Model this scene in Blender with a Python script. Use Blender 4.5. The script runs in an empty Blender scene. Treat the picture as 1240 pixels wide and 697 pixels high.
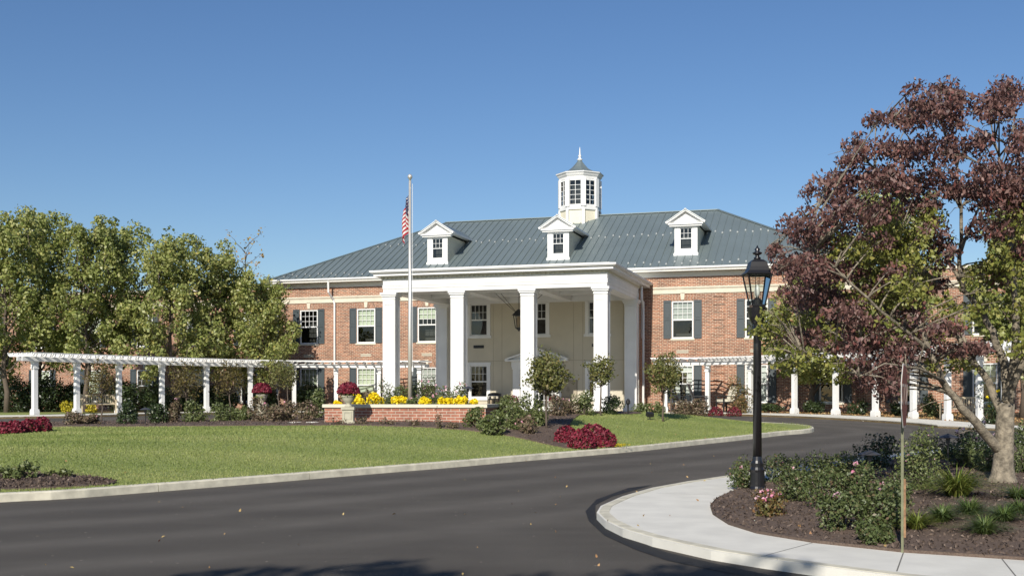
import bpy, math, random
import numpy as np
from mathutils import Vector, Matrix
from mathutils.geometry import delaunay_2d_cdt
R = math.radians
rng = np.random.default_rng(7); random.seed(7)
S = bpy.context.scene; COL = S.collection
# ------------------------------------------------------------------ camera, sky, sun, exposure
EYE = 1.6; FPX = 1370.0; HZ = 480.0; CX = 620.0
cam = bpy.data.objects.new('camera', bpy.data.cameras.new('camera')); COL.objects.link(cam)
cam.location = (0, 0, EYE); cam.rotation_euler = (R(90), 0, 0)
cam.data.sensor_width = 36; cam.data.lens = FPX/1240*36; cam.data.shift_y = (HZ-348.5)/1240
cam.data.clip_end = 3000; S.camera = cam
SUN_EL, SUN_TRAVEL = 31.0, 15.9
W = bpy.data.worlds.new('World'); S.world = W; W.use_nodes = True
nt = W.node_tree; nt.nodes.clear()
sky = nt.nodes.new('ShaderNodeTexSky'); sky.sky_type = 'NISHITA'; sky.sun_disc = False
sky.sun_elevation = R(SUN_EL); sky.sun_rotation = R(180+SUN_TRAVEL)
sky.air_density = 1.0; sky.dust_density = 0.35; sky.ozone_density = 3.2
bg = nt.nodes.new('ShaderNodeBackground'); bg.inputs['Strength'].default_value = 0.072
wo = nt.nodes.new('ShaderNodeOutputWorld')
hs = nt.nodes.new('ShaderNodeHueSaturation'); hs.inputs['Saturation'].default_value = 1.15; hs.inputs['Hue'].default_value = .5065; nt.links.new(sky.outputs[0], hs.inputs['Color'])
nt.links.new(hs.outputs[0], bg.inputs[0]); nt.links.new(bg.outputs[0], wo.inputs[0])
sl = bpy.data.lights.new('sun', 'SUN'); sl.energy = 4.1; sl.angle = R(0.55); sl.color = (1, .935, .83)
so = bpy.data.objects.new('sun', sl); COL.objects.link(so)
so.rotation_euler = (R(90-SUN_EL), 0, R(-SUN_TRAVEL))
S.view_settings.view_transform = 'Standard'; S.view_settings.look = 'None'
S.view_settings.exposure = 0.45; S.view_settings.gamma = 1.0
S.render.engine = 'CYCLES'; S.cycles.max_bounces = 6; S.cycles.transparent_max_bounces = 12
S.cycles.use_denoising = True

# ------------------------------------------------------------------ materials
def mat(name, col, rough=.6, metal=0., var=.0, vscale=3., spec=.5, bump=0., bscale=40., trans=0., tint=None, coat=0.):
    m = bpy.data.materials.new(name); m.use_nodes = True; t = m.node_tree; N = t.nodes; L = t.links
    b = N['Principled BSDF']; out = N['Material Output']
    b.inputs['Base Color'].default_value = (*col, 1); b.inputs['Roughness'].default_value = rough
    b.inputs['Metallic'].default_value = metal; b.inputs['Specular IOR Level'].default_value = spec
    b.inputs['Coat Weight'].default_value = coat
    src = None
    if var > 0:
        tc = N.new('ShaderNodeTexCoord'); no = N.new('ShaderNodeTexNoise'); no.inputs['Scale'].default_value = vscale
        no.inputs['Detail'].default_value = 6; L.new(tc.outputs['Object'], no.inputs['Vector'])
        r = N.new('ShaderNodeValToRGB'); r.color_ramp.elements[0].position = .3; r.color_ramp.elements[1].position = .7
        r.color_ramp.elements[0].color = (*[c*(1-var) for c in col], 1); r.color_ramp.elements[1].color = (*[min(1, c*(1+var)) for c in col], 1)
        L.new(no.outputs[0], r.inputs[0]); src = r.outputs[0]
    if tint is not None:       # per-leaf colour: attribute 'tint' 0..1 runs through the list of colours
        at = N.new('ShaderNodeAttribute'); at.attribute_name = 'tint'
        r = N.new('ShaderNodeValToRGB'); e = r.color_ramp.elements
        while len(e) < len(tint): e.new(.5)
        for i, c in enumerate(tint): e[i].position = i/(len(tint)-1); e[i].color = (*c, 1)
        L.new(at.outputs['Fac'], r.inputs[0]); src = r.outputs[0]
    if src: L.new(src, b.inputs['Base Color'])
    if bump > 0:
        tc = N.new('ShaderNodeTexCoord'); no = N.new('ShaderNodeTexNoise'); no.inputs['Scale'].default_value = bscale
        no.inputs['Detail'].default_value = 5; L.new(tc.outputs['Object'], no.inputs['Vector'])
        bp = N.new('ShaderNodeBump'); bp.inputs['Strength'].default_value = bump; bp.inputs['Distance'].default_value = .02
        L.new(no.outputs[0], bp.inputs['Height']); L.new(bp.outputs[0], b.inputs['Normal'])
    if trans > 0:
        tr = N.new('ShaderNodeBsdfTranslucent'); mx = N.new('ShaderNodeMixShader'); mx.inputs[0].default_value = trans
        if src: L.new(src, tr.inputs[0])
        else: tr.inputs[0].default_value = (*col, 1)
        L.new(b.outputs[0], mx.inputs[1]); L.new(tr.outputs[0], mx.inputs[2]); L.new(mx.outputs[0], out.inputs[0])
    return m

def brick_mat(name, vertical=False, c1=(.33, .135, .075), c2=(.16, .07, .045), mort=(.6, .52, .4)):
    m = bpy.data.materials.new(name); m.use_nodes = True; t = m.node_tree; N = t.nodes; L = t.links; b = N['Principled BSDF']
    tc = N.new('ShaderNodeTexCoord'); sp = N.new('ShaderNodeSeparateXYZ'); ad = N.new('ShaderNodeMath'); cb = N.new('ShaderNodeCombineXYZ')
    L.new(tc.outputs['Object'], sp.inputs[0]); L.new(sp.outputs[0], ad.inputs[0]); L.new(sp.outputs[1], ad.inputs[1])
    if vertical: L.new(sp.outputs[2], cb.inputs[0]); L.new(ad.outputs[0], cb.inputs[1])
    else: L.new(ad.outputs[0], cb.inputs[0]); L.new(sp.outputs[2], cb.inputs[1])
    br = N.new('ShaderNodeTexBrick'); L.new(cb.outputs[0], br.inputs['Vector'])
    br.inputs['Scale'].default_value = 1; br.inputs['Brick Width'].default_value = .24; br.inputs['Row Height'].default_value = .08
    br.inputs['Mortar Size'].default_value = .0085; br.inputs['Mortar Smooth'].default_value = .1; br.inputs['Bias'].default_value = -.1
    br.inputs['Color1'].default_value = (*c1, 1); br.inputs['Color2'].default_value = (*c2, 1); br.inputs['Mortar'].default_value = (*mort, 1)
    no = N.new('ShaderNodeTexNoise'); no.inputs['Scale'].default_value = 1.1; no.inputs['Detail'].default_value = 7
    L.new(tc.outputs['Object'], no.inputs['Vector'])
    no2 = N.new('ShaderNodeTexNoise'); no2.inputs['Scale'].default_value = 7.5; no2.inputs['Detail'].default_value = 2
    L.new(cb.outputs[0], no2.inputs['Vector'])
    a2 = N.new('ShaderNodeMath'); L.new(no.outputs[0], a2.inputs[0]); L.new(no2.outputs[0], a2.inputs[1])
    mr = N.new('ShaderNodeMapRange'); mr.inputs[1].default_value = .7; mr.inputs[2].default_value = 1.3; mr.inputs[3].default_value = .72; mr.inputs[4].default_value = 1.25
    L.new(a2.outputs[0], mr.inputs[0])
    mx = N.new('ShaderNodeMix'); mx.data_type = 'RGBA'; mx.blend_type = 'MULTIPLY'; mx.inputs[0].default_value = 1
    L.new(br.outputs['Color'], mx.inputs[6]); L.new(mr.outputs[0], mx.inputs[7]); L.new(mx.outputs[2], b.inputs['Base Color'])
    b.inputs['Roughness'].default_value = .85
    bp = N.new('ShaderNodeBump'); bp.inputs['Strength'].default_value = .6; bp.inputs['Distance'].default_value = .008; bp.invert = True
    L.new(br.outputs['Fac'], bp.inputs['Height']); L.new(bp.outputs[0], b.inputs['Normal'])
    return m

def glass_mat(name, ior=1.7, bump=.12):
    m = bpy.data.materials.new(name); m.use_nodes = True; t = m.node_tree; N = t.nodes; L = t.links
    N.remove(N['Principled BSDF'])
    g = N.new('ShaderNodeBsdfGlossy'); g.inputs['Roughness'].default_value = .02
    tr = N.new('ShaderNodeBsdfTransparent'); tr.inputs[0].default_value = (.82, .86, .85, 1)
    fr = N.new('ShaderNodeFresnel'); fr.inputs[0].default_value = ior
    tc = N.new('ShaderNodeTexCoord'); no = N.new('ShaderNodeTexNoise'); no.inputs['Scale'].default_value = 1.6
    L.new(tc.outputs['Object'], no.inputs['Vector']); bp = N.new('ShaderNodeBump'); bp.inputs['Strength'].default_value = bump; bp.inputs['Distance'].default_value = .05
    L.new(no.outputs[0], bp.inputs['Height']); L.new(bp.outputs[0], g.inputs['Normal'])
    mx = N.new('ShaderNodeMixShader'); L.new(fr.outputs[0], mx.inputs[0]); L.new(tr.outputs[0], mx.inputs[1]); L.new(g.outputs[0], mx.inputs[2])
    L.new(mx.outputs[0], N['Material Output'].inputs[0]); return m

def layered(name, cols, scales, rough=.9, bump=.4, bscale=60., speck=None, stretch=None):
    """ground stuff: three noises of different sizes mixed between a few real colours"""
    m = bpy.data.materials.new(name); m.use_nodes = True; t = m.node_tree; N = t.nodes; L = t.links; b = N['Principled BSDF']
    tc = N.new('ShaderNodeTexCoord'); src = None
    mp = N.new('ShaderNodeMapping'); L.new(tc.outputs['Object'], mp.inputs[0])
    if stretch: mp.inputs['Scale'].default_value = stretch[:3]; mp.inputs['Rotation'].default_value = (0, 0, R(stretch[3]))
    for i, sc in enumerate(scales):
        no = N.new('ShaderNodeTexNoise'); no.inputs['Scale'].default_value = sc; no.inputs['Detail'].default_value = 5
        L.new((mp if i == 0 else tc).outputs[0 if i == 0 else 'Object'], no.inputs['Vector'])
        r = N.new('ShaderNodeMapRange'); r.inputs[1].default_value = .35; r.inputs[2].default_value = .65; L.new(no.outputs[0], r.inputs[0])
        mx = N.new('ShaderNodeMix'); mx.data_type = 'RGBA'
        if src is None:
            L.new(r.outputs[0], mx.inputs[0]); mx.inputs[6].default_value = (*cols[0], 1)
        else:
            h = N.new('ShaderNodeMath'); h.operation = 'MULTIPLY'; h.inputs[1].default_value = .5; L.new(r.outputs[0], h.inputs[0]); L.new(h.outputs[0], mx.inputs[0]); L.new(src, mx.inputs[6])
        mx.inputs[7].default_value = (*cols[i+1], 1); src = mx.outputs[2]
    if speck:
        v = N.new('ShaderNodeTexVoronoi'); v.inputs['Scale'].default_value = speck[0]; L.new(tc.outputs['Object'], v.inputs['Vector'])
        r = N.new('ShaderNodeMapRange'); r.inputs[1].default_value = speck[1]; r.inputs[2].default_value = speck[1]*.6; L.new(v.outputs['Distance'], r.inputs[0])
        mx = N.new('ShaderNodeMix'); mx.data_type = 'RGBA'; L.new(r.outputs[0], mx.inputs[0]); L.new(src, mx.inputs[6]); mx.inputs[7].default_value = (*speck[2], 1); src = mx.outputs[2]
    L.new(src, b.inputs['Base Color']); b.inputs['Roughness'].default_value = rough; b.inputs['Specular IOR Level'].default_value = .3
    no = N.new('ShaderNodeTexNoise'); no.inputs['Scale'].default_value = bscale; no.inputs['Detail'].default_value = 4; L.new(tc.outputs['Object'], no.inputs['Vector'])
    bp = N.new('ShaderNodeBump'); bp.inputs['Strength'].default_value = bump; bp.inputs['Distance'].default_value = .015
    L.new(no.outputs[0], bp.inputs['Height']); L.new(bp.outputs[0], b.inputs['Normal'])
    return m

M = {}
M['white'] = mat('white_paint', (.71, .71, .695), .5, var=.06, vscale=1.3)
M['trim'] = mat('window_white', (.7, .71, .7), .4)
M['cream'] = mat('cream_siding', (.66, .62, .49), .6, var=.03)
M['stucco'] = mat('stucco', (.53, .485, .385), .9, var=.05, vscale=1.2, bump=.15, bscale=30)  # base colour lowered to match the wall's look in the porch shade
M['stucco_joint'] = mat('stucco_joint', (.36, .32, .24), .9)  # darkened stucco tone: groove shadow painted on flat strips, no recess cut
M['stone'] = mat('limestone', (.62, .57, .46), .8, var=.08, vscale=3)
M['brick'] = brick_mat('brick'); M['soldier'] = brick_mat('soldier_brick', True)
M['planter_brick'] = brick_mat('planter_brick', c1=(.36, .15, .095), c2=(.28, .11, .075), mort=(.5, .42, .34))
M['roof'] = mat('standing_seam_metal', (.18, .222, .228), .42, metal=.3, var=.06, vscale=.6)
M['shutter'] = mat('shutter_paint', (.045, .06, .068), .5)
M['glass'] = glass_mat('window_glass')
M['lamp_glass'] = glass_mat('lantern_glass', ior=1.18, bump=0.)
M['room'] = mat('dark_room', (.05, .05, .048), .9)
M['blind'] = mat('pale_blind', (.62, .66, .52), .8, var=.12, vscale=3); M['grey_blind'] = mat('grey_blind', (.5, .52, .5), .8, var=.15, vscale=3); M['drape'] = mat('white_drape', (.7, .72, .7), .85, var=.1, vscale=9)
M['black'] = mat('black_metal', (.012, .012, .014), .28, coat=.4)
M['lamp_roof'] = mat('satin_black_roof', (.013, .013, .015), .42)
M['blackmat'] = mat('black_paint', (.016, .016, .018), .5)
M['pole'] = mat('pole_aluminium', (.62, .6, .55), .35, metal=.5)
M['concrete'] = mat('sidewalk_concrete', (.65, .635, .575), .85, var=.09, vscale=2.2, bump=.15, bscale=90)
M['kerb'] = mat('kerb_concrete', (.54, .51, .41), .85, var=.2, vscale=5, bump=.25, bscale=60)
M['urn'] = mat('cast_stone', (.42, .4, .31), .85, var=.1, vscale=9, bump=.2, bscale=40)
M['teak'] = mat('weathered_teak', (.5, .42, .29), .7, var=.15, vscale=12)
M['asphalt'] = layered('asphalt', [(.058, .051, .044), (.094, .084, .072), (.066, .059, .051), (.125, .112, .095)], [.32, 2.6, 130.], rough=.88, bump=.8, bscale=150, speck=(3.2, .055, (.3, .26, .21)), stretch=(.35, 2.6, 1, 14))
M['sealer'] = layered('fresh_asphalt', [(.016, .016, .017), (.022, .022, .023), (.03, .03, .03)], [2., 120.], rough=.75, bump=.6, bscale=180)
M['lawn'] = layered('lawn_turf', [(.17, .225, .06), (.25, .285, .085), (.2, .25, .07), (.3, .32, .12)], [.3, 1.1, 38.], bump=.9, bscale=70, stretch=(.35, 3., 1, 8))
M['meadow'] = layered('rough_grass', [(.07, .1, .03), (.1, .125, .04), (.11, .12, .045)], [.3, 20.])
M['mulch'] = layered('bark_mulch', [(.09, .063, .05), (.14, .1, .078), (.065, .046, .036), (.19, .145, .115)], [1.4, 14., 75.], bump=1., bscale=55)
M['litter'] = layered('leaf_litter', [(.12, .085, .045), (.2, .15, .07), (.08, .055, .035), (.25, .18, .09)], [2., 9., 40.], bump=1., bscale=40)
M['bark'] = mat('grey_bark', (.21, .18, .135), .9, var=.55, vscale=13, bump=1., bscale=38)
M['bark_dark'] = mat('brown_bark', (.11, .085, .065), .9, var=.2, vscale=20)
M['pear'] = mat('pear_leaf', (.1, .13, .03), .42, tint=[(.13, .17, .04), (.25, .29, .075), (.4, .42, .16), (.5, .42, .11)], trans=.36)
M['maroon'] = mat('maroon_leaf', (.1, .03, .03), .5, tint=[(.06, .03, .03), (.13, .064, .057), (.22, .125, .105), (.25, .075, .064)], trans=.2)
M['lime'] = mat('lime_leaf', (.14, .16, .03), .5, tint=[(.12, .15, .03), (.2, .22, .045), (.3, .3, .075), (.36, .3, .08)], trans=.3)
M['small_leaf'] = mat('small_tree_leaf', (.1, .11, .03), .5, tint=[(.09, .105, .03), (.14, .155, .045), (.2, .19, .06), (.23, .16, .06)], trans=.25)
M['rust_leaf'] = mat('rust_tree_leaf', (.1, .11, .03), .5, tint=[(.09, .07, .025), (.13, .1, .03), (.15, .13, .035), (.17, .1, .04)], trans=.25)
M['shrub'] = mat('shrub_leaf', (.07, .1, .03), .5, tint=[(.065, .09, .028), (.11, .14, .045), (.16, .19, .065), (.19, .18, .075)], trans=.2)
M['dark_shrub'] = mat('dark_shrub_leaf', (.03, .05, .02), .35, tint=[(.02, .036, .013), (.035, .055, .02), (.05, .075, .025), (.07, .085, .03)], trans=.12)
M['rose'] = mat('rose_leaf', (.07, .1, .03), .5, tint=[(.05, .07, .024), (.085, .115, .038), (.125, .155, .055), (.16, .075, .055)], trans=.2)
M['autumn'] = mat('autumn_shrub_leaf', (.1, .1, .03), .5, tint=[(.1, .1, .03), (.13, .12, .035), (.2, .1, .04), (.22, .15, .05)], trans=.2)
M['bronze'] = mat('bronze_shrub_leaf', (.1, .1, .03), .6, tint=[(.08, .075, .035), (.13, .11, .055), (.18, .12, .08), (.24, .17, .13)], trans=.15)
M['juniper'] = mat('juniper_leaf', (.1, .13, .05), .6, tint=[(.05, .075, .025), (.09, .12, .04), (.13, .16, .06), (.16, .18, .07)], trans=.15)
M['strap'] = mat('strap_leaf', (.15, .2, .03), .4, tint=[(.08, .13, .02), (.14, .19, .035), (.22, .25, .05), (.28, .27, .08)], trans=.25)
M['liriope'] = mat('liriope_leaf', (.05, .1, .02), .4, tint=[(.04, .075, .018), (.075, .12, .03), (.12, .17, .045), (.18, .21, .07)], trans=.2)
M['grass'] = mat('grass_blade', (.1, .15, .03), .6, tint=[(.14, .195, .045), (.22, .275, .07), (.29, .33, .1), (.38, .37, .16)], trans=.3)
M['red_mum'] = mat('red_mum', (.2, .012, .03), .6, tint=[(.08, .005, .012), (.15, .009, .025), (.22, .015, .036), (.29, .026, .055)], trans=.15)
M['yellow_mum'] = mat('yellow_mum', (.8, .6, .01), .6, tint=[(.75, .56, .005), (.88, .7, .01), (.92, .76, .02)], trans=.2)
M['pink'] = mat('pink_petal', (.7, .2, .35), .6, tint=[(.62, .13, .26), (.72, .3, .42), (.8, .55, .6), (.85, .75, .72)], trans=.2)
M['yellow_leaf'] = mat('yellow_flower', (.5, .42, .02), .6, tint=[(.3, .3, .03), (.5, .42, .03), (.65, .5, .03)], trans=.2)
M['chip'] = mat('bark_chip', (.1, .07, .05), .9, tint=[(.035, .024, .018), (.08, .055, .042), (.13, .095, .075), (.26, .2, .16)])
M['dead'] = mat('fallen_leaf', (.3, .17, .07), .7, tint=[(.2, .09, .04), (.33, .19, .08), (.4, .3, .12), (.3, .07, .05)])
M['dryleaf'] = M['dead']

# ------------------------------------------------------------------ mesh builder
class MB:
    def __init__(s): s.v = []; s.f = []; s.m = []
    def add(s, vs, fs, mi=0):
        o = len(s.v); s.v += [tuple(v) for v in vs]; s.f += [tuple(i+o for i in f) for f in fs]; s.m += [mi]*len(fs); return s
    def quad(s, a, b, c, d, mi=0): return s.add([a, b, c, d], [(0, 1, 2, 3)], mi)
    def box(s, x0, x1, y0, y1, z0, z1, mi=0):
        return s.add([(x0, y0, z0), (x1, y0, z0), (x1, y1, z0), (x0, y1, z0), (x0, y0, z1), (x1, y0, z1), (x1, y1, z1), (x0, y1, z1)],
                     [(0, 3, 2, 1), (4, 5, 6, 7), (0, 1, 5, 4), (1, 2, 6, 5), (2, 3, 7, 6), (3, 0, 4, 7)], mi)
    def obox(s, c, ax, ay, az, mi=0):       # box from centre and three half-axis vectors
        c = Vector(c); ax = Vector(ax); ay = Vector(ay); az = Vector(az)
        vs = [c+i*ax+j*ay+k*az for k in (-1, 1) for i, j in ((-1, -1), (1, -1), (1, 1), (-1, 1))]
        return s.add(vs, [(0, 3, 2, 1), (4, 5, 6, 7), (0, 1, 5, 4), (1, 2, 6, 5), (2, 3, 7, 6), (3, 0, 4, 7)], mi)
    def bar(s, p, q, w, h, mi=0, up=(0, 0, 1)):
        p = Vector(p); q = Vector(q); d = q-p; l = d.length/2; d.normalize(); u = Vector(up)
        x = d.cross(u)
        if x.length < 1e-4: x = d.cross(Vector((1, 0, 0)))
        x.normalize(); z = x.cross(d).normalized(); return s.obox((p+q)/2, d*l, x*(w/2), z*(h/2), mi)
    def tube(s, pts, rad, n=8, mi=0, cap=True):
        P = [Vector(p) for p in pts]; rad = rad if hasattr(rad, '__len__') else [rad]*len(P)
        vs = []; ref = None
        for i, p in enumerate(P):
            d = (P[min(i+1, len(P)-1)]-P[max(i-1, 0)]).normalized()
            if ref is None: ref = d.cross(Vector((0, 0, 1))) if abs(d.z) < .9 else d.cross(Vector((1, 0, 0)))
            x = (ref-d*ref.dot(d)).normalized(); ref = x; y = d.cross(x)
            for k in range(n):
                a = 2*math.pi*k/n; vs.append(p+(x*math.cos(a)+y*math.sin(a))*rad[i])
        fs = [(i*n+k, i*n+(k+1) % n, (i+1)*n+(k+1) % n, (i+1)*n+k) for i in range(len(P)-1) for k in range(n)]
        if cap: fs += [tuple(range(n))[::-1], tuple((len(P)-1)*n+k for k in range(n))]
        return s.add(vs, fs, mi)
    def lathe(s, prof, c=(0, 0, 0), n=20, mi=0, rot=0., sq=False, closed=True):
        vs = []
        for r, z in prof:
            for k in range(n):
                a = 2*math.pi*k/n+rot; vs.append((c[0]+r*math.cos(a), c[1]+r*math.sin(a), c[2]+z))
        fs = [(i*n+k, i*n+(k+1) % n, (i+1)*n+(k+1) % n, (i+1)*n+k) for i in range(len(prof)-1) for k in range(n)]
        if closed: fs += [tuple(range(n))[::-1], tuple((len(prof)-1)*n+k for k in range(n))]
        return s.add(vs, fs, mi)
    def prism(s, poly, y0, y1, mi=0):        # polygon in x,z swept along y
        n = len(poly); vs = [(x, y0, z) for x, z in poly]+[(x, y1, z) for x, z in poly]
        return s.add(vs, [tuple(range(n)), tuple(range(2*n-1, n-1, -1))]+[(i, i+n, (i+1) % n+n, (i+1) % n) for i in range(n)], mi)
    def mesh(s, name, mats, smooth=False):
        me = bpy.data.meshes.new(name); me.from_pydata(s.v, [], s.f)
        for m in (mats if isinstance(mats, (list, tuple)) else [mats]): me.materials.append(m)
        me.polygons.foreach_set('material_index', s.m)
        if smooth: me.polygons.foreach_set('use_smooth', [True]*len(s.f))
        me.update(); return me
    def build(s, name, mats, parent=None, smooth=False, loc=None):
        return link(name, s.mesh(name, mats, smooth), parent, loc)
def link(name, me, parent=None, loc=None, rz=0):
    o = bpy.data.objects.new(name, me); COL.objects.link(o)
    if parent: o.parent = parent
    if loc is not None: o.location = loc
    if rz: o.rotation_euler = (0, 0, rz)
    return o
def tag(o, label=None, cat=None, group=None, kind=None):
    if label: o['label'] = label
    if cat: o['category'] = cat
    if group: o['group'] = group
    if kind: o['kind'] = kind
    return o
def thing(name, label, cat, loc=(0, 0, 0), rz=0, group=None):
    return tag(link(name, None, None, loc, rz), label, cat, group)
def copy_tree(o, parent=None):
    kids = list(o.children); c = o.copy(); COL.objects.link(c); c.parent = parent
    for k in kids: copy_tree(k, c)
    return c

# ------------------------------------------------------------------ terrain
def terr(Y):        # the site climbs about two per cent towards the building
    def sp(t, k=3.): return k*math.log1p(math.exp(max(-40, min(40, t/k))))
    return .02*(sp(Y-15)-sp(Y-51.5))
def ray(x, y): return ((x-CX)/FPX, -(y-HZ)/FPX)
def at(x, y, Y): a, b = ray(x, y); return Vector((a*Y, Y, EYE+b*Y))
def hit(x, y, h):   # where the sight line through a spot of the photo meets the ground h(X, Y)
    a, b = ray(x, y); Y = 5.
    while Y < 120:
        if EYE+b*Y <= h(a*Y, Y): break
        Y += .05
    return (a*Y, Y)
kerbh = lambda X, Y: terr(Y)+.13
ISL_FRONT = [hit(x, y, kerbh) for x, y in [(-420, 618), (-200, 608), (0, 597), (82, 593.5), (145, 588.5), (287, 578), (440, 566), (561, 557), (620, 552), (690, 546.5), (766, 540.5), (840, 533), (913, 525.7), (948, 521.5)]]
ISLAND = ISL_FRONT+[(9.6, 36.4), (10.15, 37.8), (10.3, 39.4), (9.9, 41), (9.0, 42.3), (6.5, 43.6), (2, 44.6), (-4, 44.8), (-11, 43.9), (-17, 42), (-22, 39.5), (-28, 35), (-34, 28), (-33, 21)]
def smooth_closed(P, it=2):
    for _ in range(it):
        Q = []
        for i in range(len(P)):
            a = P[i]; b = P[(i+1) % len(P)]
            Q += [(a[0]*.75+b[0]*.25, a[1]*.75+b[1]*.25), (a[0]*.25+b[0]*.75, a[1]*.25+b[1]*.75)]
        P = Q
    return P
ISLAND = smooth_closed(ISLAND, 1)
def inside(P, X, Y):
    r = False; j = len(P)-1
    for i in range(len(P)):
        if (P[i][1] > Y) != (P[j][1] > Y) and X < (P[j][0]-P[i][0])*(Y-P[i][1])/(P[j][1]-P[i][1])+P[i][0]: r = not r
        j = i
    return r
def edge_dist(P, X, Y):
    A = np.array(P); B = np.roll(A, -1, 0); D = B-A; p = np.array([X, Y])
    t = np.clip(((p-A)*D).sum(1)/((D*D).sum(1)+1e-9), 0, 1); q = A+D*t[:, None]-p
    return float(np.sqrt((q*q).sum(1).min()))
def lerp(x, xs, ys): return float(np.interp(x, xs, ys))
def sstep(t): t = max(0, min(1, t)); return t*t*(3-2*t)
def island_h(X, Y):
    if not inside(ISLAND, X, Y): return terr(Y)
    return terr(Y)+.125+lerp(X, [-18, -12, 0, 6], [.16, .27, .52, .57])*sstep(edge_dist(ISLAND, X, Y)/7.)
# foreground island on the right
bedk = lambda X, Y: terr(Y)+.1
BED_OUT = [hit(x, y, bedk) for x, y in [(1330, 722), (1240, 712), (1100, 698), (1000, 686), (920, 675), (861, 665.5), (790, 650), (754, 639.5), (733, 629.5), (722.5, 619.5), (727.5, 611.5), (754, 600), (790, 589.5), (832, 582), (873, 576), (960, 563), (1045, 553), (1120, 543.5), (1240, 532)]]+[(30, 36), (40, 30), (40, 9)]
BED_IN = [hit(x, y, bedk) for x, y in [(1330, 689), (1240, 678), (1094, 668), (984, 656.7), (916, 644.8), (882, 634.6), (863, 622), (860, 613), (867, 604.5), (882, 597.5), (905, 589), (960, 574.5), (1045, 561), (1120, 550.5), (1240, 537.5)]]+[(29, 34), (39, 29), (39, 9.5)]
def bed_h(X, Y):
    if not inside(BED_OUT, X, Y): return terr(Y)
    z = terr(Y)+.1
    if inside(BED_IN, X, Y): z += .02+.16*sstep(edge_dist(BED_IN, X, Y)/2.5)
    return z
# pergola rows (posts) and the building grounds behind them
BZ = terr(60.)
PERG_L = [((x-CX)/FPX*Y, Y) for x, Y in [(42, 51), (93, 52.8), (144, 54.8), (196, 57), (250, 59), (303, 60.9), (356, 62), (407, 62.5), (459, 62.6), (508, 62.3)]]
PERG_R = [((x-CX)/FPX*Y, Y) for x, Y in [(806, 57.9), (857, 57.2), (909, 55.5), (962, 53.3), (1012, 51), (1060, 48.6), (1106, 46.4), (1147.5, 44.2), (1186, 42.1), (1217, 40)]]
def offset_line(P, d):
    out = []
    for i in range(len(P)):
        a = np.array(P[max(i-1, 0)]); b = np.array(P[min(i+1, len(P)-1)]); t = (b-a)/np.linalg.norm(b-a)
        out.append((P[i][0]+t[1]*d, P[i][1]-t[0]*d))
    return out
LW = offset_line(PERG_L, 2.2); RW = offset_line(PERG_R, 2.4)     # drive-side edge of the walks
WALK_EDGE = [(-60, 32), (-40, 41), (-27, 46.0)]+LW[:6]+[(-9.5, 57.5), (-6, 56.6), (-1, 54.6), (4, 53.4)]+RW[1:]+[(17.2, 36.5), (19.5, 33.5)]
GROUNDS = [(-60, 32)]+WALK_EDGE[1:]+[(60, 30), (60, 90), (-90, 90), (-90, 32)]
def ground(X, Y):
    if inside(ISLAND, X, Y): return island_h(X, Y)
    if inside(BED_OUT, X, Y): return bed_h(X, Y)
    if inside(GROUNDS, X, Y): return terr(Y)+.1
    return terr(Y)
def gp(x, y): X, Y = hit(x, y, ground); return Vector((X, Y, ground(X, Y)))
def gz(X, Y): return Vector((X, Y, ground(X, Y)))

def sheet(name, poly, hfun, mats, step=1., lift=0., skirt=0., kind='structure', holes=None):
    """triangulated surface filling a plan outline at height hfun+lift, with a skirt of real thickness"""
    pts = []; n = len(poly); bd = []
    for i in range(n):
        a = np.array(poly[i]); b = np.array(poly[(i+1) % n]); k = max(1, int(np.linalg.norm(b-a)/step))
        for j in range(k): bd.append(tuple(a+(b-a)*j/k))
    xs = [p[0] for p in poly]; ys = [p[1] for p in poly]
    inn = [(x, y) for x in np.arange(min(xs)+step*.5, max(xs), step) for y in np.arange(min(ys)+step*.5, max(ys), step) if inside(poly, x, y) and edge_dist(poly, x, y) > step*.35]
    allp = [Vector(p) for p in bd+inn]; nb = len(bd)
    vs, es, fs, *_ = delaunay_2d_cdt(allp, [(i, (i+1) % nb) for i in range(nb)], [], 1, 1e-5)
    mb = MB(); mb.add([(v.x, v.y, hfun(v.x, v.y)+lift) for v in vs], [tuple(f) for f in fs])
    if skirt:
        for i in range(nb):
            a = bd[i]; b = bd[(i+1) % nb]; za = hfun(*a)+lift; zb = hfun(*b)+lift
            mb.quad((*a, za-skirt), (*b, zb-skirt), (*b, zb), (*a, za))
    o = mb.build(name, mats, smooth=True); tag(o, kind=kind); return o
def resample(P, step, closed=True):
    Q = list(P)+([P[0]] if closed else []); A = np.array(Q); s = np.r_[0, np.cumsum(np.linalg.norm(np.diff(A, axis=0), axis=1))]
    n = max(2, int(s[-1]/step)); t = np.linspace(0, s[-1], n+1)
    return [(float(np.interp(v, s, A[:, 0])), float(np.interp(v, s, A[:, 1]))) for v in t]
def inset(P, d):
    out = []; n = len(P)
    for i in range(n):
        a = np.array(P[i-1]); b = np.array(P[(i+1) % n]); t = (b-a)/(np.linalg.norm(b-a)+1e-9)
        out.append((P[i][0]-t[1]*d, P[i][1]+t[0]*d))
    return out
def area(P): return .5*sum(P[i-1][0]*P[i][1]-P[i][0]*P[i-1][1] for i in range(len(P)))
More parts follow.
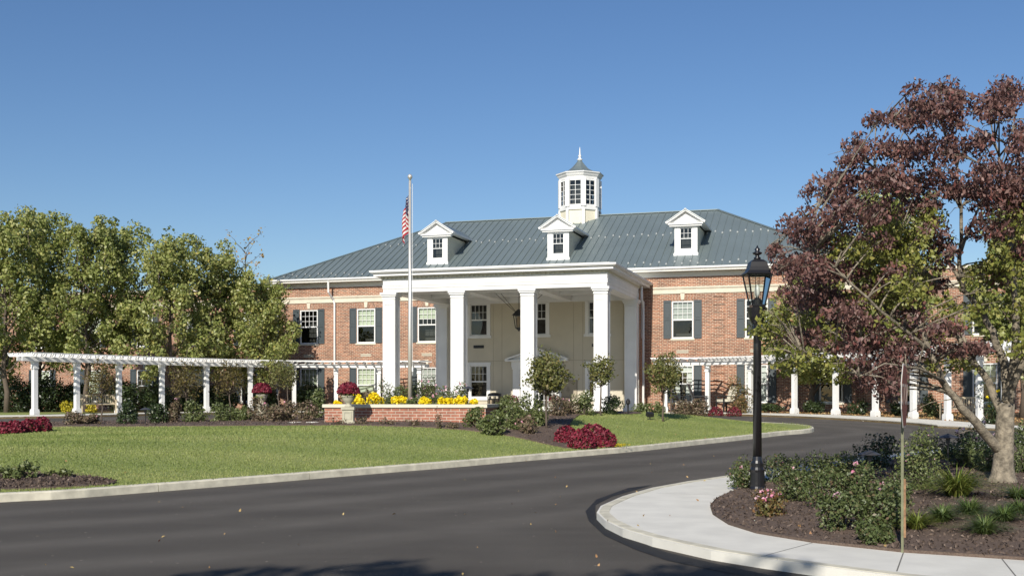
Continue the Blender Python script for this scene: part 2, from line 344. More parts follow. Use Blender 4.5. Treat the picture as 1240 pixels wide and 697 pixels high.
def kerb(name, P, w=.17, h=.13, seg=3.05, closed=True):
    """kerb stones swept along an outline, a thin joint between stones"""
    if closed and area(P) < 0: P = P[::-1]
    Q = resample(P, .25, closed); per = max(3, int(round(seg/.25))); mb = MB()
    L = inset(Q[:-1], w) if closed else None
    if closed: L.append(L[0])
    else: L = offset_line(Q, -w)
    B = inset(Q[:-1], .03)+[None] if closed else offset_line(Q, -.03)
    if closed: B[-1] = B[0]
    for st in range(0, len(Q)-1, per):
        e = min(st+per, len(Q)-1); idx = list(range(st, e+1)); rows = []
        for k in idx:
            o = np.array(Q[k]); b = np.array(B[k]); l = np.array(L[k])
            if k == e and e-st > 1: pr = k-1; f = .05; o = o+(np.array(Q[pr])-o)*f; b = b+(np.array(B[pr])-b)*f; l = l+(np.array(L[pr])-l)*f
            z = terr(o[1]); rows.append([(*o, z-.06), (*(o*.6+b*.4), z+h-.02), (*b, z+h), (*l, z+h+.001), (*l, z-.06)])
        vs = [p for r in rows for p in r]; fs = []
        for i in range(len(rows)-1):
            for j in range(4): fs.append((i*5+j, (i+1)*5+j, (i+1)*5+j+1, i*5+j+1))
        fs += [(0, 1, 2, 3, 4), tuple(reversed([(len(rows)-1)*5+j for j in range(5)]))]
        mb.add(vs, fs)
    return tag(mb.build(name, M['kerb']), kind='structure')

# the ground reaching the horizon, the drive, lawns, beds and walks
mb = MB(); ys = [-400, -60]+list(range(-20, 91, 3))+[120, 300, 2000]
for i in range(len(ys)-1):
    mb.quad((-2000, ys[i], terr(ys[i])-.06), (2000, ys[i], terr(ys[i])-.06), (2000, ys[i+1], terr(ys[i+1])-.06), (-2000, ys[i+1], terr(ys[i+1])-.06))
tag(mb.build('ground', M['meadow']), kind='structure')
xs = [-70., -50., -36.]+list(np.arange(-26, 26.1, .45))+[36., 50., 70.]; ys = list(np.arange(-25, 4, 2.))+list(np.arange(4, 46, .5))+list(np.arange(46, 66, 1.5))
V = [(x, y, terr(y)) for y in ys for x in xs]; nx = len(xs)
me = bpy.data.meshes.new('asphalt_drive'); me.from_pydata(V, [], [(j*nx+i, j*nx+i+1, (j+1)*nx+i+1, (j+1)*nx+i) for j in range(len(ys)-1) for i in range(nx-1)])
wr = []
for x, y, z in V:                         # tyre-polished lanes follow the kerb line of the island
    d = edge_dist(ISLAND, x, y); d2 = edge_dist(BED_OUT, x, y)
    wr.append(min(1, sum(math.exp(-((d-c)/.38)**2) for c in (1.5, 3.2, 5.0, 6.8))*.8+.6*math.exp(-(d/.3)**2)+.35*math.exp(-((d2-1.4)/.4)**2)))
at_ = me.attributes.new('wear', 'FLOAT', 'POINT'); at_.data.foreach_set('value', wr); me.materials.append(M['asphalt']); me.polygons.foreach_set('use_smooth', [True]*len(me.polygons)); me.update()
tag(link('asphalt_drive', me), kind='structure')
t_ = M['asphalt'].node_tree; b_ = t_.nodes['Principled BSDF']; src = b_.inputs['Base Color'].links[0].from_socket
an = t_.nodes.new('ShaderNodeAttribute'); an.attribute_name = 'wear'; tc = t_.nodes.new('ShaderNodeTexCoord'); no = t_.nodes.new('ShaderNodeTexNoise'); no.inputs['Scale'].default_value = .6; no.inputs['Detail'].default_value = 7
t_.links.new(tc.outputs['Object'], no.inputs['Vector']); m1 = t_.nodes.new('ShaderNodeMath'); m1.operation = 'MULTIPLY'; t_.links.new(an.outputs['Fac'], m1.inputs[0]); t_.links.new(no.outputs[0], m1.inputs[1])
mx = t_.nodes.new('ShaderNodeMix'); mx.data_type = 'RGBA'; t_.links.new(m1.outputs[0], mx.inputs[0]); t_.links.new(src, mx.inputs[6]); mx.inputs[7].default_value = (.17, .155, .135, 1); t_.links.new(mx.outputs[2], b_.inputs['Base Color'])
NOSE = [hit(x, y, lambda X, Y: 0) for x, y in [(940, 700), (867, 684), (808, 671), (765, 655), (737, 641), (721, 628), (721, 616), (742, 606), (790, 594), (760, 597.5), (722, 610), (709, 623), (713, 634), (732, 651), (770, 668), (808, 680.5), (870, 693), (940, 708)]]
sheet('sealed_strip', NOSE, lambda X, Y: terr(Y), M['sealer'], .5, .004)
lawn_in = inset(ISLAND if area(ISLAND) > 0 else ISLAND[::-1], .15)
sheet('lawn', lawn_in, island_h, M['lawn'], .7, -.003, .1)
kerb('island_kerb', ISLAND)
# mulch beds of the island
BED1 = [hit(x, y, island_h) for x, y in [(-420, 606), (-200, 598), (0, 593.5), (82, 590.5), (146, 586.2), (128, 579.5), (90, 576.5), (40, 574), (0, 572), (-80, 571), (-300, 575)]]
BED1 = smooth_closed(BED1, 1)
sheet('mulch_bed', BED1, lambda X, Y: island_h(X, Y)+.02, M['mulch'], .6, .004, .03)
BED2 = [(-18, 35.4)]+[hit(x, y, island_h) for x, y in [(120, 516.5), (190, 516.3), (300, 515.5), (400, 515), (470, 516), (540, 518.5), (590, 523.5), (630, 530), (665, 538.5), (695, 544), (704, 540), (698, 530), (691, 520), (689, 512)]]+[(2.3, 36.8), (4.4, 37.6), (4.4, 40), (-4, 41), (-11, 39.5), (-17, 37.6)]
BED2 = smooth_closed(BED2, 1)
sheet('mulch_bed', BED2, lambda X, Y: island_h(X, Y)+.02, M['mulch'], .6, .004, .03)
# building grounds: mulch and leaf litter, the concrete walk along the pergolas
sheet('planting_ground', GROUNDS, lambda X, Y: terr(Y)+.1, M['litter'], 2.5, -.012, .1)
walk = WALK_EDGE[1:]
inner = [(-27.5, 48.5)]+offset_line(PERG_L, .25)[:6]+[(-10.5, 60.3), (-8, 60.6), (-1.5, 58.9), (4.5, 56.7)]+offset_line(PERG_R, .25)[1:]+[(19.5, 37.8), (22, 35)]
WALK = walk+inner[::-1]
sheet('pergola_walk', WALK, lambda X, Y: terr(Y)+.1, M['concrete'], 1.5, .004, .05)
kerb('walk_kerb', WALK_EDGE[1:], .15, .107, closed=False)
LAWN3 = [(-60, 33.5), (-27.7, 49.2)]+offset_line(PERG_L, -.2)[:3]+[(-22, 57), (-60, 50)]
sheet('grass_strip', LAWN3, lambda X, Y: terr(Y)+.1, M['lawn'], 2., .002, .03)
# foreground island
sheet('sidewalk', BED_OUT if area(BED_OUT) > 0 else BED_OUT[::-1], lambda X, Y: terr(Y)+.1, M['concrete'], .8, -.006, .1)
kerb('sidewalk_kerb', BED_OUT, .15, .1)
sheet('mulch_bed', BED_IN, bed_h, M['mulch'], .4, .004, .06)
mb = MB()
for (a, b) in [((919, 674), (984, 656.7)), ((1085, 693), (1094, 668.2)), ((1237, 705), (1213, 676)), ((785, 596), (883, 599)), ((950, 565.5), (960, 574.5))]:
    p = Vector((*hit(*a, bedk), 0)); q = Vector((*hit(*b, bedk), 0)); p.z = terr(p.y)+.0955; q.z = terr(q.y)+.0955
    d = (q-p).normalized(); p = p+d*.12; s = Vector((-d.y, d.x, 0))*.006
    mb.quad(p-s, p+s, q+s, q-s)
tag(mb.build('pavement_joint', mat('joint', (.16, .155, .14), .9)), kind='structure')

# ------------------------------------------------------------------ the building, in its own axes (x along the front, y into it)
TH = R(16.7); P0 = Vector((9.111, 60.3, 0))
def bw(u, w, z=0.): return Vector((P0.x+u*math.cos(TH)+w*math.sin(TH), P0.y-u*math.sin(TH)+w*math.cos(TH), z))
B = thing('brick_building', 'two storey red brick building with a white columned portico, grey metal roof and cupola', 'building', P0, -TH)
WALLM = [M['brick'], M['room'], M['soldier'], M['stone']]
def front_wall(mb, u0, u1, z0, z1, w, ops, depth=.1, room=1.1, mi=0):
    us = sorted({u0, u1}|{o[0] for o in ops}|{o[1] for o in ops}); zs = sorted({z0, z1}|{o[2] for o in ops}|{o[3] for o in ops})
    for i in range(len(us)-1):
        for j in range(len(zs)-1):
            cu = (us[i]+us[i+1])/2; cz = (zs[j]+zs[j+1])/2
            if not any(o[0] < cu < o[1] and o[2] < cz < o[3] for o in ops):
                mb.quad((us[i], w, zs[j]), (us[i+1], w, zs[j]), (us[i+1], w, zs[j+1]), (us[i], w, zs[j+1]), mi)
    for a, b, c, d in ops:
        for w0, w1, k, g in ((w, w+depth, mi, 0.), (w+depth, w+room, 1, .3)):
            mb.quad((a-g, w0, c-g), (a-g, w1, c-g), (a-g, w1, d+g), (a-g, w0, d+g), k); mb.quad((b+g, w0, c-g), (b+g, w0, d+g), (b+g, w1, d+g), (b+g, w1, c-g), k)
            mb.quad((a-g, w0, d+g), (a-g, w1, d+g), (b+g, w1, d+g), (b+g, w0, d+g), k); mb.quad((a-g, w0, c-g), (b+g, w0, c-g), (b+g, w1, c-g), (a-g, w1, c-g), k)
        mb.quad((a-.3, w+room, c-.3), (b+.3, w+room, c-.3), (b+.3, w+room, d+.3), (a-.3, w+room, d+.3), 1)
WW, WH = 1.16, 2.0       # brick opening
def window_mesh(w=WW, h=WH, cols=4, rows=3, fr=.075, split=.5):
    mb = MB(); y0, y1 = .02, .1
    mb.box(-w/2, -w/2+fr, y0, y1, 0, h); mb.box(w/2-fr, w/2, y0, y1, 0, h)
    mb.box(-w/2+fr, w/2-fr, y0, y1, h-fr, h); mb.box(-w/2+fr, w/2-fr, y0, y1, 0, fr)
    zm = h*split; mb.box(-w/2+fr, w/2-fr, y0+.015, y1, zm-.035, zm+.035)
    for k in range(1, cols):
        x = -w/2+fr+(w-2*fr)*k/cols; mb.box(x-.011, x+.011, y0+.03, y1-.02, zm+.035, h-fr)
    for k in range(1, rows):
        z = zm+.035+(h-fr-zm-.035)*k/rows; mb.box(-w/2+fr, w/2-fr, y0+.031, y1-.021, z-.011, z+.011)
    return mb.mesh('window', M['trim'])
def pane_mesh(w, h, fr=.075, y=.07):
    return MB().quad((-w/2+fr, y, fr), (w/2-fr, y, fr), (w/2-fr, y, h-fr), (-w/2+fr, y, h-fr)).mesh('pane', M['glass'])
WIN, PANE = window_mesh(), pane_mesh(WW, WH)
SILL = MB().box(-WW/2-.06, WW/2+.06, -.05, .1, -.09, 0).mesh('sill', M['stone'])
SHUT = MB()
for a, b in ((-.21, -.15), (.15, .21)): SHUT.box(a, b, -.045, -.004, 0, 2.04)
for a, b in ((0, .12), (.98, 1.08), (1.93, 2.04)): SHUT.box(-.15, .15, -.045, -.004, a, b)
for a, b in ((.12, .98), (1.08, 1.93)):
    SHUT.box(-.15, .15, -.02, -.004, a, b); SHUT.box(-.12, .12, -.034, -.02, a+.04, b-.04)
SHUT = SHUT.mesh('shutter', M['shutter'])
KEY = MB().add([(-.075, -.05, 0), (.075, -.05, 0), (.12, -.05, .36), (-.12, -.05, .36), (-.075, -.002, 0), (.075, -.002, 0), (.12, -.002, .36), (-.12, -.002, .36)],
               [(0, 1, 2, 3), (0, 4, 5, 1), (1, 5, 6, 2), (2, 6, 7, 3), (3, 7, 4, 0)]).mesh('keystone', M['stone'])
VENT = MB().box(-.32, .32, -.03, -.003, 0, .03).box(-.32, .32, -.03, -.003, .13, .16)
for k in range(4): VENT.box(-.32, .32, -.024, -.003, .035+k*.024, .048+k*.024)
VENT = VENT.mesh('vent', M['stone'])
BL = {}
for nm, z0, m_ in (('half', 1.0, 'blind'), ('full', .1, 'drape'), ('third', 1.35, 'blind'), ('most', .55, 'blind'), ('hung', .95, 'grey_blind')):
    b_ = MB()
    if nm == 'full':
        for sx in (-1, 1):
            for k in range(5): b_.add([(sx*(.5-k*.075), .16+.02*(k % 2), .08), (sx*(.5-(k+1)*.075), .18-.02*(k % 2), .08), (sx*(.5-(k+1)*.06*.9), .18-.02*(k % 2), 1.93), (sx*(.5-k*.06*.9), .16+.02*(k % 2), 1.93)], [(0, 1, 2, 3)])
        b_.box(-.5, .5, .14, .15, 1.6, 1.93)
    else:
        k = z0
        while k < 1.93: b_.box(-.5, .5, .15, .16, k, min(k+.1, 1.93)); k += .104
    BL[nm] = b_.mesh('blind', M[m_])
def put_window(parent, u, w, z0, blind=None, shut=True, key=True, vent=False):
    o = link('window', WIN, parent, (u, w, z0)); link('pane', PANE, o); link('sill', SILL, o)
    if blind: link('blind', BL[blind], o)
    if shut:
        for s in (-1, 1): link('shutter', SHUT, parent, (u+s*(WW/2+.23), w, z0+.0))
    if key: link('keystone', KEY, parent, (u, w, z0+WH+.06))
    if vent: link('vent', VENT, parent, (u, w, z0-.78))
U2 = [-22.0, -18.35, -14.57, -.02, 3.84, 7.6]; ZU, ZL = 4.70, 1.28
def op(u, z, w=WW, h=WH): return (u-w/2, u+w/2, z, z+h)
ops = [op(u, z) for u in U2 for z in (ZU, ZL)]
wall = MB()
UL, UR = -24.15, 8.85
front_wall(wall, UL, UR, .3, 8.3, 0, ops)
for a, b in ((UL, UR),):
    wall.quad((a, 0, .3), (a, 15.8, .3), (a, 15.8, 8.3), (a, 0, 8.3)); wall.quad((b, 15.8, .3), (b, 0, .3), (b, 0, 8.3), (b, 15.8, 8.3)); wall.quad((b, 15.8, .3), (a, 15.8, .3), (a, 15.8, 8.3), (b, 15.8, 8.3))
for u in U2:
    for z in (ZU, ZL): wall.add([(u-WW/2-.02, -.006, z+WH+.003), (u+WW/2+.02, -.006, z+WH+.003), (u+WW/2+.16, -.006, z+WH+.36), (u-WW/2-.16, -.006, z+WH+.36)], [(0, 1, 2, 3)], 2)
for uc in (1.9,):                          # banded brick strip between the windows
    k = .8
    while k < 7.0: wall.box(uc-.29, uc+.29, -.05, -.001, k, min(k+.36, 7.05)); k += .405
for a, b in ((UL, -14.05), (-1.55, UR)): pass
# entrance block behind the portico: side walls of brick, front of stucco
EB0, EB1, EW = -13.2, -2.08, -1.6
wall.quad((EB1, EW, .3), (EB1, 0, .3), (EB1, 0, 7.2), (EB1, EW, 7.2)); wall.quad((EB0, 0, .3), (EB0, EW, .3), (EB0, EW, 7.2), (EB0, 0, 7.2))
wall.build('wall', WALLM, B)
st = MB()
stops = [op(u, z, 1.0, 1.72) for u in (-10.93, -7.6, -4.3) for z in (4.93,)]+[op(u, 1.55, 1.0, 1.75) for u in (-10.93, -4.3)]+[(-8.5, -6.7, .78, 2.95)]
front_wall(st, EB0, EB1, .3, 7.2, EW, stops)
st.build('stucco_wall', [M['stucco'], M['room']], B)
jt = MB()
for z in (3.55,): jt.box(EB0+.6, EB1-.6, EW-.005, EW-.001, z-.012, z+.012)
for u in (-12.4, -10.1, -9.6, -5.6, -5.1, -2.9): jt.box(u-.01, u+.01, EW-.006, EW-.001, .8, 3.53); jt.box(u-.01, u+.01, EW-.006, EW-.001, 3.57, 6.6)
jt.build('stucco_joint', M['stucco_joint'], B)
for i, u in enumerate(U2):
    put_window(B, u, 0, ZU, [None, 'half', 'third', 'hung', None, 'half'][i], vent=True)
    put_window(B, u, 0, ZL, ['half', 'most', 'hung', 'full', 'full', None][i])
# windows of the stucco wall with flat white casings
def cased(h): 
    w = 1.0; mb = MB()
    mb.box(-w/2-.17, -w/2, -.04, -.002, 0, h); mb.box(w/2, w/2+.17, -.04, -.002, 0, h); mb.box(-w/2-.2, w/2+.2, -.055, -.002, h, h+.17); mb.box(-w/2-.24, w/2+.24, -.07, -.002, -.14, 0)
    return mb.mesh('casing', M['white'])
for u, z, h in [(-10.93, 4.93, 1.72), (-7.6, 4.93, 1.72), (-4.3, 4.93, 1.72), (-10.93, 1.55, 1.75), (-4.3, 1.55, 1.75)]:
    o = link('window', window_mesh(1.0, h, 4, 2, .06), B, (u, EW, z)); link('pane', pane_mesh(1.0, h, .06), o); link('casing', cased(h), o)
for u in (-10.93, -4.3):
    link('vent', MB().box(-.3, .3, -.03, -.002, 0, .16).mesh('vent', M['blackmat']), B, (u, EW, 4.25))
# entrance door with pilasters and pediment
D = link('entrance_door', None, B, (-7.6, EW, .78)); dm = MB()
for sx in (-1, 1):
    dm.box(*sorted((sx*.9, sx*.79)), .02, .09, 0, 2.17); dm.box(*sorted((sx*.02, sx*.14)), .02, .09, 0, 2.17)
    dm.box(*sorted((sx*.14, sx*.79)), .02, .09, 2.03, 2.17); dm.box(*sorted((sx*.14, sx*.79)), .02, .09, 0, .28)
    for k in range(1, 3): dm.box(*sorted((sx*(.14+.65*k/3-.012), sx*(.14+.65*k/3+.012))), .04, .08, .28, 2.03)
    for k in range(1, 5): dm.box(*sorted((sx*.14, sx*.79)), .041, .079, .28+1.75*k/5-.012, .28+1.75*k/5+.012)
dm.build('door_leaf', M['white'], D)
MB().quad((-.8, .06, .2), (.8, .06, .2), (.8, .06, 2.05), (-.8, .06, 2.05)).build('pane', M['glass'], D)
sm = MB()
for sx in (-1, 1):
    sm.box(*sorted((sx*.95, sx*1.35)), -.14, -.003, 0, 2.3); sm.box(*sorted((sx*.91, sx*1.39)), -.17, -.002, 0, .25); sm.box(*sorted((sx*.91, sx*1.39)), -.17, -.002, 2.3, 2.42)
sm.box(-1.42, 1.42, -.18, -.003, 2.42, 2.72); sm.prism([(-1.72, 2.72), (1.72, 2.72), (1.72, 2.80), (0, 3.36), (-1.72, 2.80)], -.1, -.003)
for sx in (-1, 1): sm.obox((sx*.86, -.16, 3.11), (.89, 0, -.29*sx), (0, .17, 0), (.02, 0, .05))
sm.box(-1.74, 1.74, -.32, -.003, 2.725, 2.81)
sm.build('door_surround', M['white'], D)
pq = link('plaque', MB().box(-.46, .46, -.03, -.002, -.42, .42).mesh('plaque', mat('plaque_tan', (.36, .31, .23), .7)), B, (-5.89, EW, 2.02))
MB().box(-.5, .5, -.045, -.003, .42, .47).box(-.5, .5, -.045, -.003, -.47, -.42).box(-.5, -.46, -.045, -.003, -.42, .42).box(.46, .5, -.045, -.003, -.42, .42).build('plaque_frame', mat('plaque_bronze', (.2, .17, .13), .5), pq)
MB().add([(-.13, -.036, -.12), (.13, -.036, -.12), (0, -.036, .16)], [(0, 1, 2)]).box(-.03, .03, -.037, -.031, -.2, -.12).build('plaque_emblem', mat('plaque_relief', (.27, .23, .17), .6), pq)
# small window on the shaded brick return
rw = link('window', MB().box(-.004, .05, -.95, -.8, 4.7, 6.7).box(-.004, .05, -.3, -.15, 4.7, 6.7).box(-.004, .05, -.8, -.3, 6.6, 6.7).box(-.004, .05, -.8, -.3, 4.7, 4.8).box(-.004, .04, -.8, -.3, 5.67, 5.73).mesh('window', M['trim']), B, (EB1, 0, 0))
MB().quad((.012, -.8, 4.8), (.012, -.3, 4.8), (.012, -.3, 6.6), (.012, -.8, 6.6)).build('pane', M['glass'], rw)
# stone belt and crown
def belt(mb, a, b, w=0):
    mb.box(a, b, w-.05, w-.001, 7.09, 7.31); mb.box(a, b, w-.07, w-.001, 7.38, 7.46); mb.box(a, b, w-.03, w-.001, 7.33, 7.38)
for a_, b_ in ((UL-.05, -13.5), (-1.6, UR+.05)):
    bm_ = MB(); belt(bm_, a_, b_); bm_.build('stone_band', M['stone'], B)
ev = MB()
EA, EBR = UL-.45, UR+.45
ev.box(EA+.42, EBR-.42, -.06, -.002, 7.98, 8.24)
ev.box(EA+.05, EBR-.05, -.58, .0, 8.245, 8.30)
ev.box(EA, EBR, 15.8, 16.2, 8.25, 8.3); ev.box(EBR-.4, EBR, .0, 15.8, 8.245, 8.3); ev.box(EA, EA+.4, 0, 15.8, 8.245, 8.3)
ev.build('eave_cornice', mat('eave_white', (.7, .69, .64), .5), B)
gu = MB()
for a, b in ((EA-.04, EBR+.04),):
    gu.prism([(0, 0)], 0, 0) if False else None
    pr = [(-.52, 8.302), (-.60, 8.33), (-.66, 8.38), (-.66, 8.46), (-.63, 8.46), (-.63, 8.42), (-.52, 8.42)]
    n = len(pr); gu.add([(a, y, z) for y, z in pr]+[(b, y, z) for y, z in pr], [(i, i+n, (i+1) % n+n, (i+1) % n) for i in range(n)]+[tuple(range(n)), tuple(range(2*n-1, n-1, -1))])
gu.box(EBR, EBR+.1, -.41, 16.2, 8.33, 8.46); gu.box(EA-.1, EA, -.41, 16.2, 8.33, 8.46)
gu.build('gutter', M['white'], B)
# main roof with standing seams and snow guards
RZ, SL, RW, RE = 8.42, .512, -.53, 7.9
rl, rr = EA+8.35, EBR-8.35; zr = RZ+SL*(RE-RW)
rf = MB(); rf.add([(EA, RW, RZ), (EBR, RW, RZ), (EBR, 2*RE-RW, RZ), (EA, 2*RE-RW, RZ), (rl, RE, zr), (rr, RE, zr)], [(0, 1, 5, 4), (1, 2, 5), (2, 3, 4, 5), (3, 0, 4)])
nrm = Vector((0, -SL, 1)).normalized(); u = EA+.2
k = 0
while u < EBR:
    wt = min(RE, RW+(u-EA), RW+(EBR-u))
    if wt-RW > .15: rf.bar((u, RW, RZ+.02), (u, wt-.03, RZ+SL*(wt-.03-RW)+.02), .03, .05, 0, nrm)
    for wg, par in ((-.1, 0), (.18, 1), (4.1, 0), (4.35, 1)):
        if k % 2 == par and wt > wg+.2: rf.obox((u, wg, RZ+SL*(wg-RW)+.06), (.04, 0, 0), (0, .04, .02), (0, 0, .04), 1)
    u += .42; k += 1
for a, b in (((EA, RW, RZ), (rl, RE, zr)), ((EBR, RW, RZ), (rr, RE, zr)), ((rl, RE, zr), (rr, RE, zr)), ((EA, 2*RE-RW, RZ), (rl, RE, zr)), ((EBR, 2*RE-RW, RZ), (rr, RE, zr))):
    rf.bar(Vector(a)+Vector((0, 0, .03)), Vector(b)+Vector((0, 0, .03)), .2, .05)
rf.build('roof', [M['roof'], mat('snow_guard', (.28, .3, .3), .45, metal=.3)], B)
# dormers
def dormer(u):
    w0 = 1.18; zb = RZ+SL*(w0-RW); d = link('dormer', None, B, (u, w0, zb)); H2 = 1.62
    back = lambda z: (z)/SL          # depth at which height z above the base meets the roof
    bd = MB(); hw = .61
    for s in (-1, 1):                                         # clapboard sides
        bd.add([(s*hw, .02, 0), (s*hw, .02, H2), (s*hw, back(H2), H2)], [(0, 1, 2)])
        for k in range(12):
            z = H2*k/12; bd.bar((s*(hw+.008), .02, z+.03), (s*(hw+.008), max(.1, back(z)+.05), z+.03), .012, .02)
    bd.build('siding', M['cream'], d)
    fr = MB(); ww, z0, z1 = .66, .3, 1.46
    fr.box(-hw-.01, -ww/2, -.05, .03, -.03, H2); fr.box(ww/2, hw+.01, -.05, .03, -.03, H2); fr.box(-ww/2, ww/2, -.05, .03, z1, H2); fr.box(-ww/2, ww/2, -.05, .03, -.03, z0)
    fr.box(-hw-.06, hw+.06, -.09, -.051, -.06, .1)
    fr.box(-.95, .95, -.3, .04, H2, H2+.13); fr.box(-.88, .88, -.22, .03, H2-.09, H2)
    fr.prism([(-.9, H2+.13), (.9, H2+.13), (0, H2+.69)], -.12, .03)
    for s in (-1, 1): fr.obox((s*.5, -.15, H2+.46), (.56, 0, -s*.36), (0, .19, 0), (.03*s, 0, .05))
    fr.build('gable_front', M['white'], d)
    rm = MB()
    for s in (-1, 1):
        zt, ze = H2+.76, H2+.15
        a = (0, -.35, zt); b = (0, back(zt)+.05, zt); c = (s*.98, back(ze)+.05, ze); e = (s*.98, -.35, ze); o_ = Vector((0, 0, .04))
        rm.add([a, b, c, e]+[Vector(p)+o_ for p in (a, b, c, e)], [(0, 1, 2, 3), (4, 7, 6, 5), (3, 2, 6, 7), (0, 3, 7, 4)], 0)
        rm.add([(s*.99, -.34, ze-.06), (s*.99, back(ze), ze-.06), (s*.99, back(ze)+.05, ze+.045), (s*.99, -.34, ze+.045)], [(0, 1, 2, 3)], 1)
        rm.add([(s*.99, -.34, ze-.05), (s*.99, back(ze), ze-.05), (s*.615, back(ze), ze-.05), (s*.615, -.34, ze-.05)], [(0, 1, 2, 3)], 1)
    rm.build('dormer_roof', [M['roof'], M['white']], d)
    wn = MB(); h = z1-z0
    wn.box(-ww/2, -ww/2+.04, -.02, .02, z0, z1); wn.box(ww/2-.04, ww/2, -.02, .02, z0, z1); wn.box(-ww/2+.04, ww/2-.04, -.02, .02, z1-.04, z1); wn.box(-ww/2+.04, ww/2-.04, -.02, .02, z0, z0+.04); wn.box(-ww/2+.04, ww/2-.04, -.02, .02, z0+h/2-.02, z0+h/2+.02)
    for k in (1, 2): wn.box(-ww/2+ww*k/3-.009, -ww/2+ww*k/3+.009, -.012, .01, z0+h/2+.02, z1-.04)
    wn.box(-ww/2+.04, ww/2-.04, -.011, .009, z0+h*.75-.009, z0+h*.75+.009)
    wn.quad((-ww/2, .013, z0), (ww/2, .013, z0), (ww/2, .013, z1), (-ww/2, .013, z1), 1); wn.quad((-ww/2, .5, z0), (ww/2, .5, z0), (ww/2, .5, z1), (-ww/2, .5, z1), 2)
    wn.build('window', [M['trim'], M['glass'], M['room']], d)
for u in (-14.36, -7.15, 0.0): dormer(u)
# cupola
cu = link('cupola', None, B, (-7.5, RE, 0)); ro = math.pi/8
cr = 1.2/math.cos(ro)
MB().lathe([(cr-.06, 11.6), (cr-.06, 13.1)], n=8, rot=ro).build('siding_base', M['cream'], cu)
cb_ = MB(); cb_.lathe([(cr+.03, 13.0), (cr+.03, 13.14), (cr, 13.14), (cr, 13.2)], n=8, rot=ro)
cb_.lathe([(cr, 14.88), (cr, 15.02), (cr+.08, 15.1), (cr+.14, 15.22), (cr+.2, 15.24), (cr+.2, 15.31)], n=8, rot=ro)
for k in range(8):
    a = ro+k*math.pi/4; p = Vector((math.cos(a), math.sin(a), 0))*(cr-.02); t = Vector((-math.sin(a), math.cos(a), 0))
    cb_.obox(p+Vector((0, 0, 14.05)), Vector((math.cos(a), math.sin(a), 0))*.06, t*.155, (0, 0, .86)); cb_.obox(p+Vector((0, 0, 12.3)), Vector((math.cos(a), math.sin(a), 0))*.06, t*.09, (0, 0, .72))
    a2 = k*math.pi/4; n_ = Vector((math.cos(a2), math.sin(a2), 0)); t2 = Vector((-math.sin(a2), math.cos(a2), 0)); ap = 1.20
    cb_.obox(n_*(ap-.03)+Vector((0, 0, 14.84)), n_*.03, t2*.4, (0, 0, .06)); cb_.obox(n_*(ap-.03)+Vector((0, 0, 13.25)), n_*.03, t2*.4, (0, 0, .06))
cb_.build('lantern_frame', M['white'], cu)
for k in range(8):
    a2 = k*math.pi/4; n_ = Vector((math.cos(a2), math.sin(a2), 0)); t2 = Vector((-math.sin(a2), math.cos(a2), 0)); ap = 1.165
    wn = MB(); c0 = n_*ap
    for s in (-.36, 0, .36): wn.obox(c0+t2*s+Vector((0, 0, 14.05)), n_*.02, t2*(.014 if s == 0 else .03), (0, 0, .74))
    for j in range(6): wn.obox(c0+Vector((0, 0, 13.31+j*.294)), n_*.019, t2*.36, (0, 0, .012))
    wn.quad(*[n_*(ap-.03)+t2*s+Vector((0, 0, z)) for s, z in ((-.38, 13.3), (.38, 13.3), (.38, 14.8), (-.38, 14.8))], 1)
    wn.build('window', [M['trim'], M['glass']], cu)
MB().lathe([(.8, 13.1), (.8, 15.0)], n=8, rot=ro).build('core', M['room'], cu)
MB().lathe([(cr+.21, 15.3), (cr+.14, 15.33), (cr-.3, 15.43), (.7, 15.58), (.48, 15.76), (.28, 15.98), (.14, 16.16), (.1, 16.22)], n=8, rot=ro).build('flared_roof', M['roof'], cu)
MB().lathe([(.11, 16.18), (.17, 16.22), (.17, 16.27), (.08, 16.31), (.07, 16.42), (.12, 16.46), (.07, 16.5), (.045, 16.62), (.03, 16.9), (.004, 17.05)], n=12).build('finial', M['white'], cu, True)
# portico
PW = -9.5; CU = [-12.9, -9.4, -5.92, -2.42]; FZ = .78
def column(u, w, face=True):
    mb = MB(); h = .305
    mb.box(u-h-.09, u+h+.09, w-.09, w+2*h+.09, FZ, FZ+.22); mb.box(u-h-.05, u+h+.05, w-.05, w+2*h+.05, FZ+.22, FZ+.34)
    mb.box(u-h, u+h, w, w+2*h, FZ+.34, 6.32)
    for f0, f1 in ((FZ+.6, 6.02),):       # raised stiles leave a recessed panel
        for a, b in ((u-h, u-h+.09), (u+h-.09, u+h)): mb.box(a+.001, b-.001, w-.02, w-.001, FZ+.36, 6.3)
        mb.box(u-h+.09, u+h-.09, w-.02, w-.001, 6.05, 6.3); mb.box(u-h+.09, u+h-.09, w-.02, w-.001, FZ+.36, FZ+.6)
        for s in (-1, 1):
            x0, x1 = sorted((u+s*(h+.001), u+s*(h+.02)))
            mb.box(x0, x1, w, w+.09, FZ+.36, 6.3); mb.box(x0, x1, w+2*h-.09, w+2*h, FZ+.36, 6.3)
    mb.box(u-h-.035, u+h+.035, w-.035, w+2*h+.035, 6.32, 6.40); mb.box(u-h-.02, u+h+.02, w-.02, w+2*h+.02, 6.40, 6.46)
    mb.box(u-h-.08, u+h+.08, w-.08, w+2*h+.08, 6.46, 6.54); mb.box(u-h-.12, u+h+.12, w-.12, w+2*h+.12, 6.54, 6.65)
    return mb.build('column', M['white'], B)
for u in CU: column(u, PW)
for u in (CU[0], CU[-1]): column(u, -2.15)
E0, E1, EF, EK = CU[0]-.3, CU[-1]+.3, PW+.01, -1.58
en = MB()
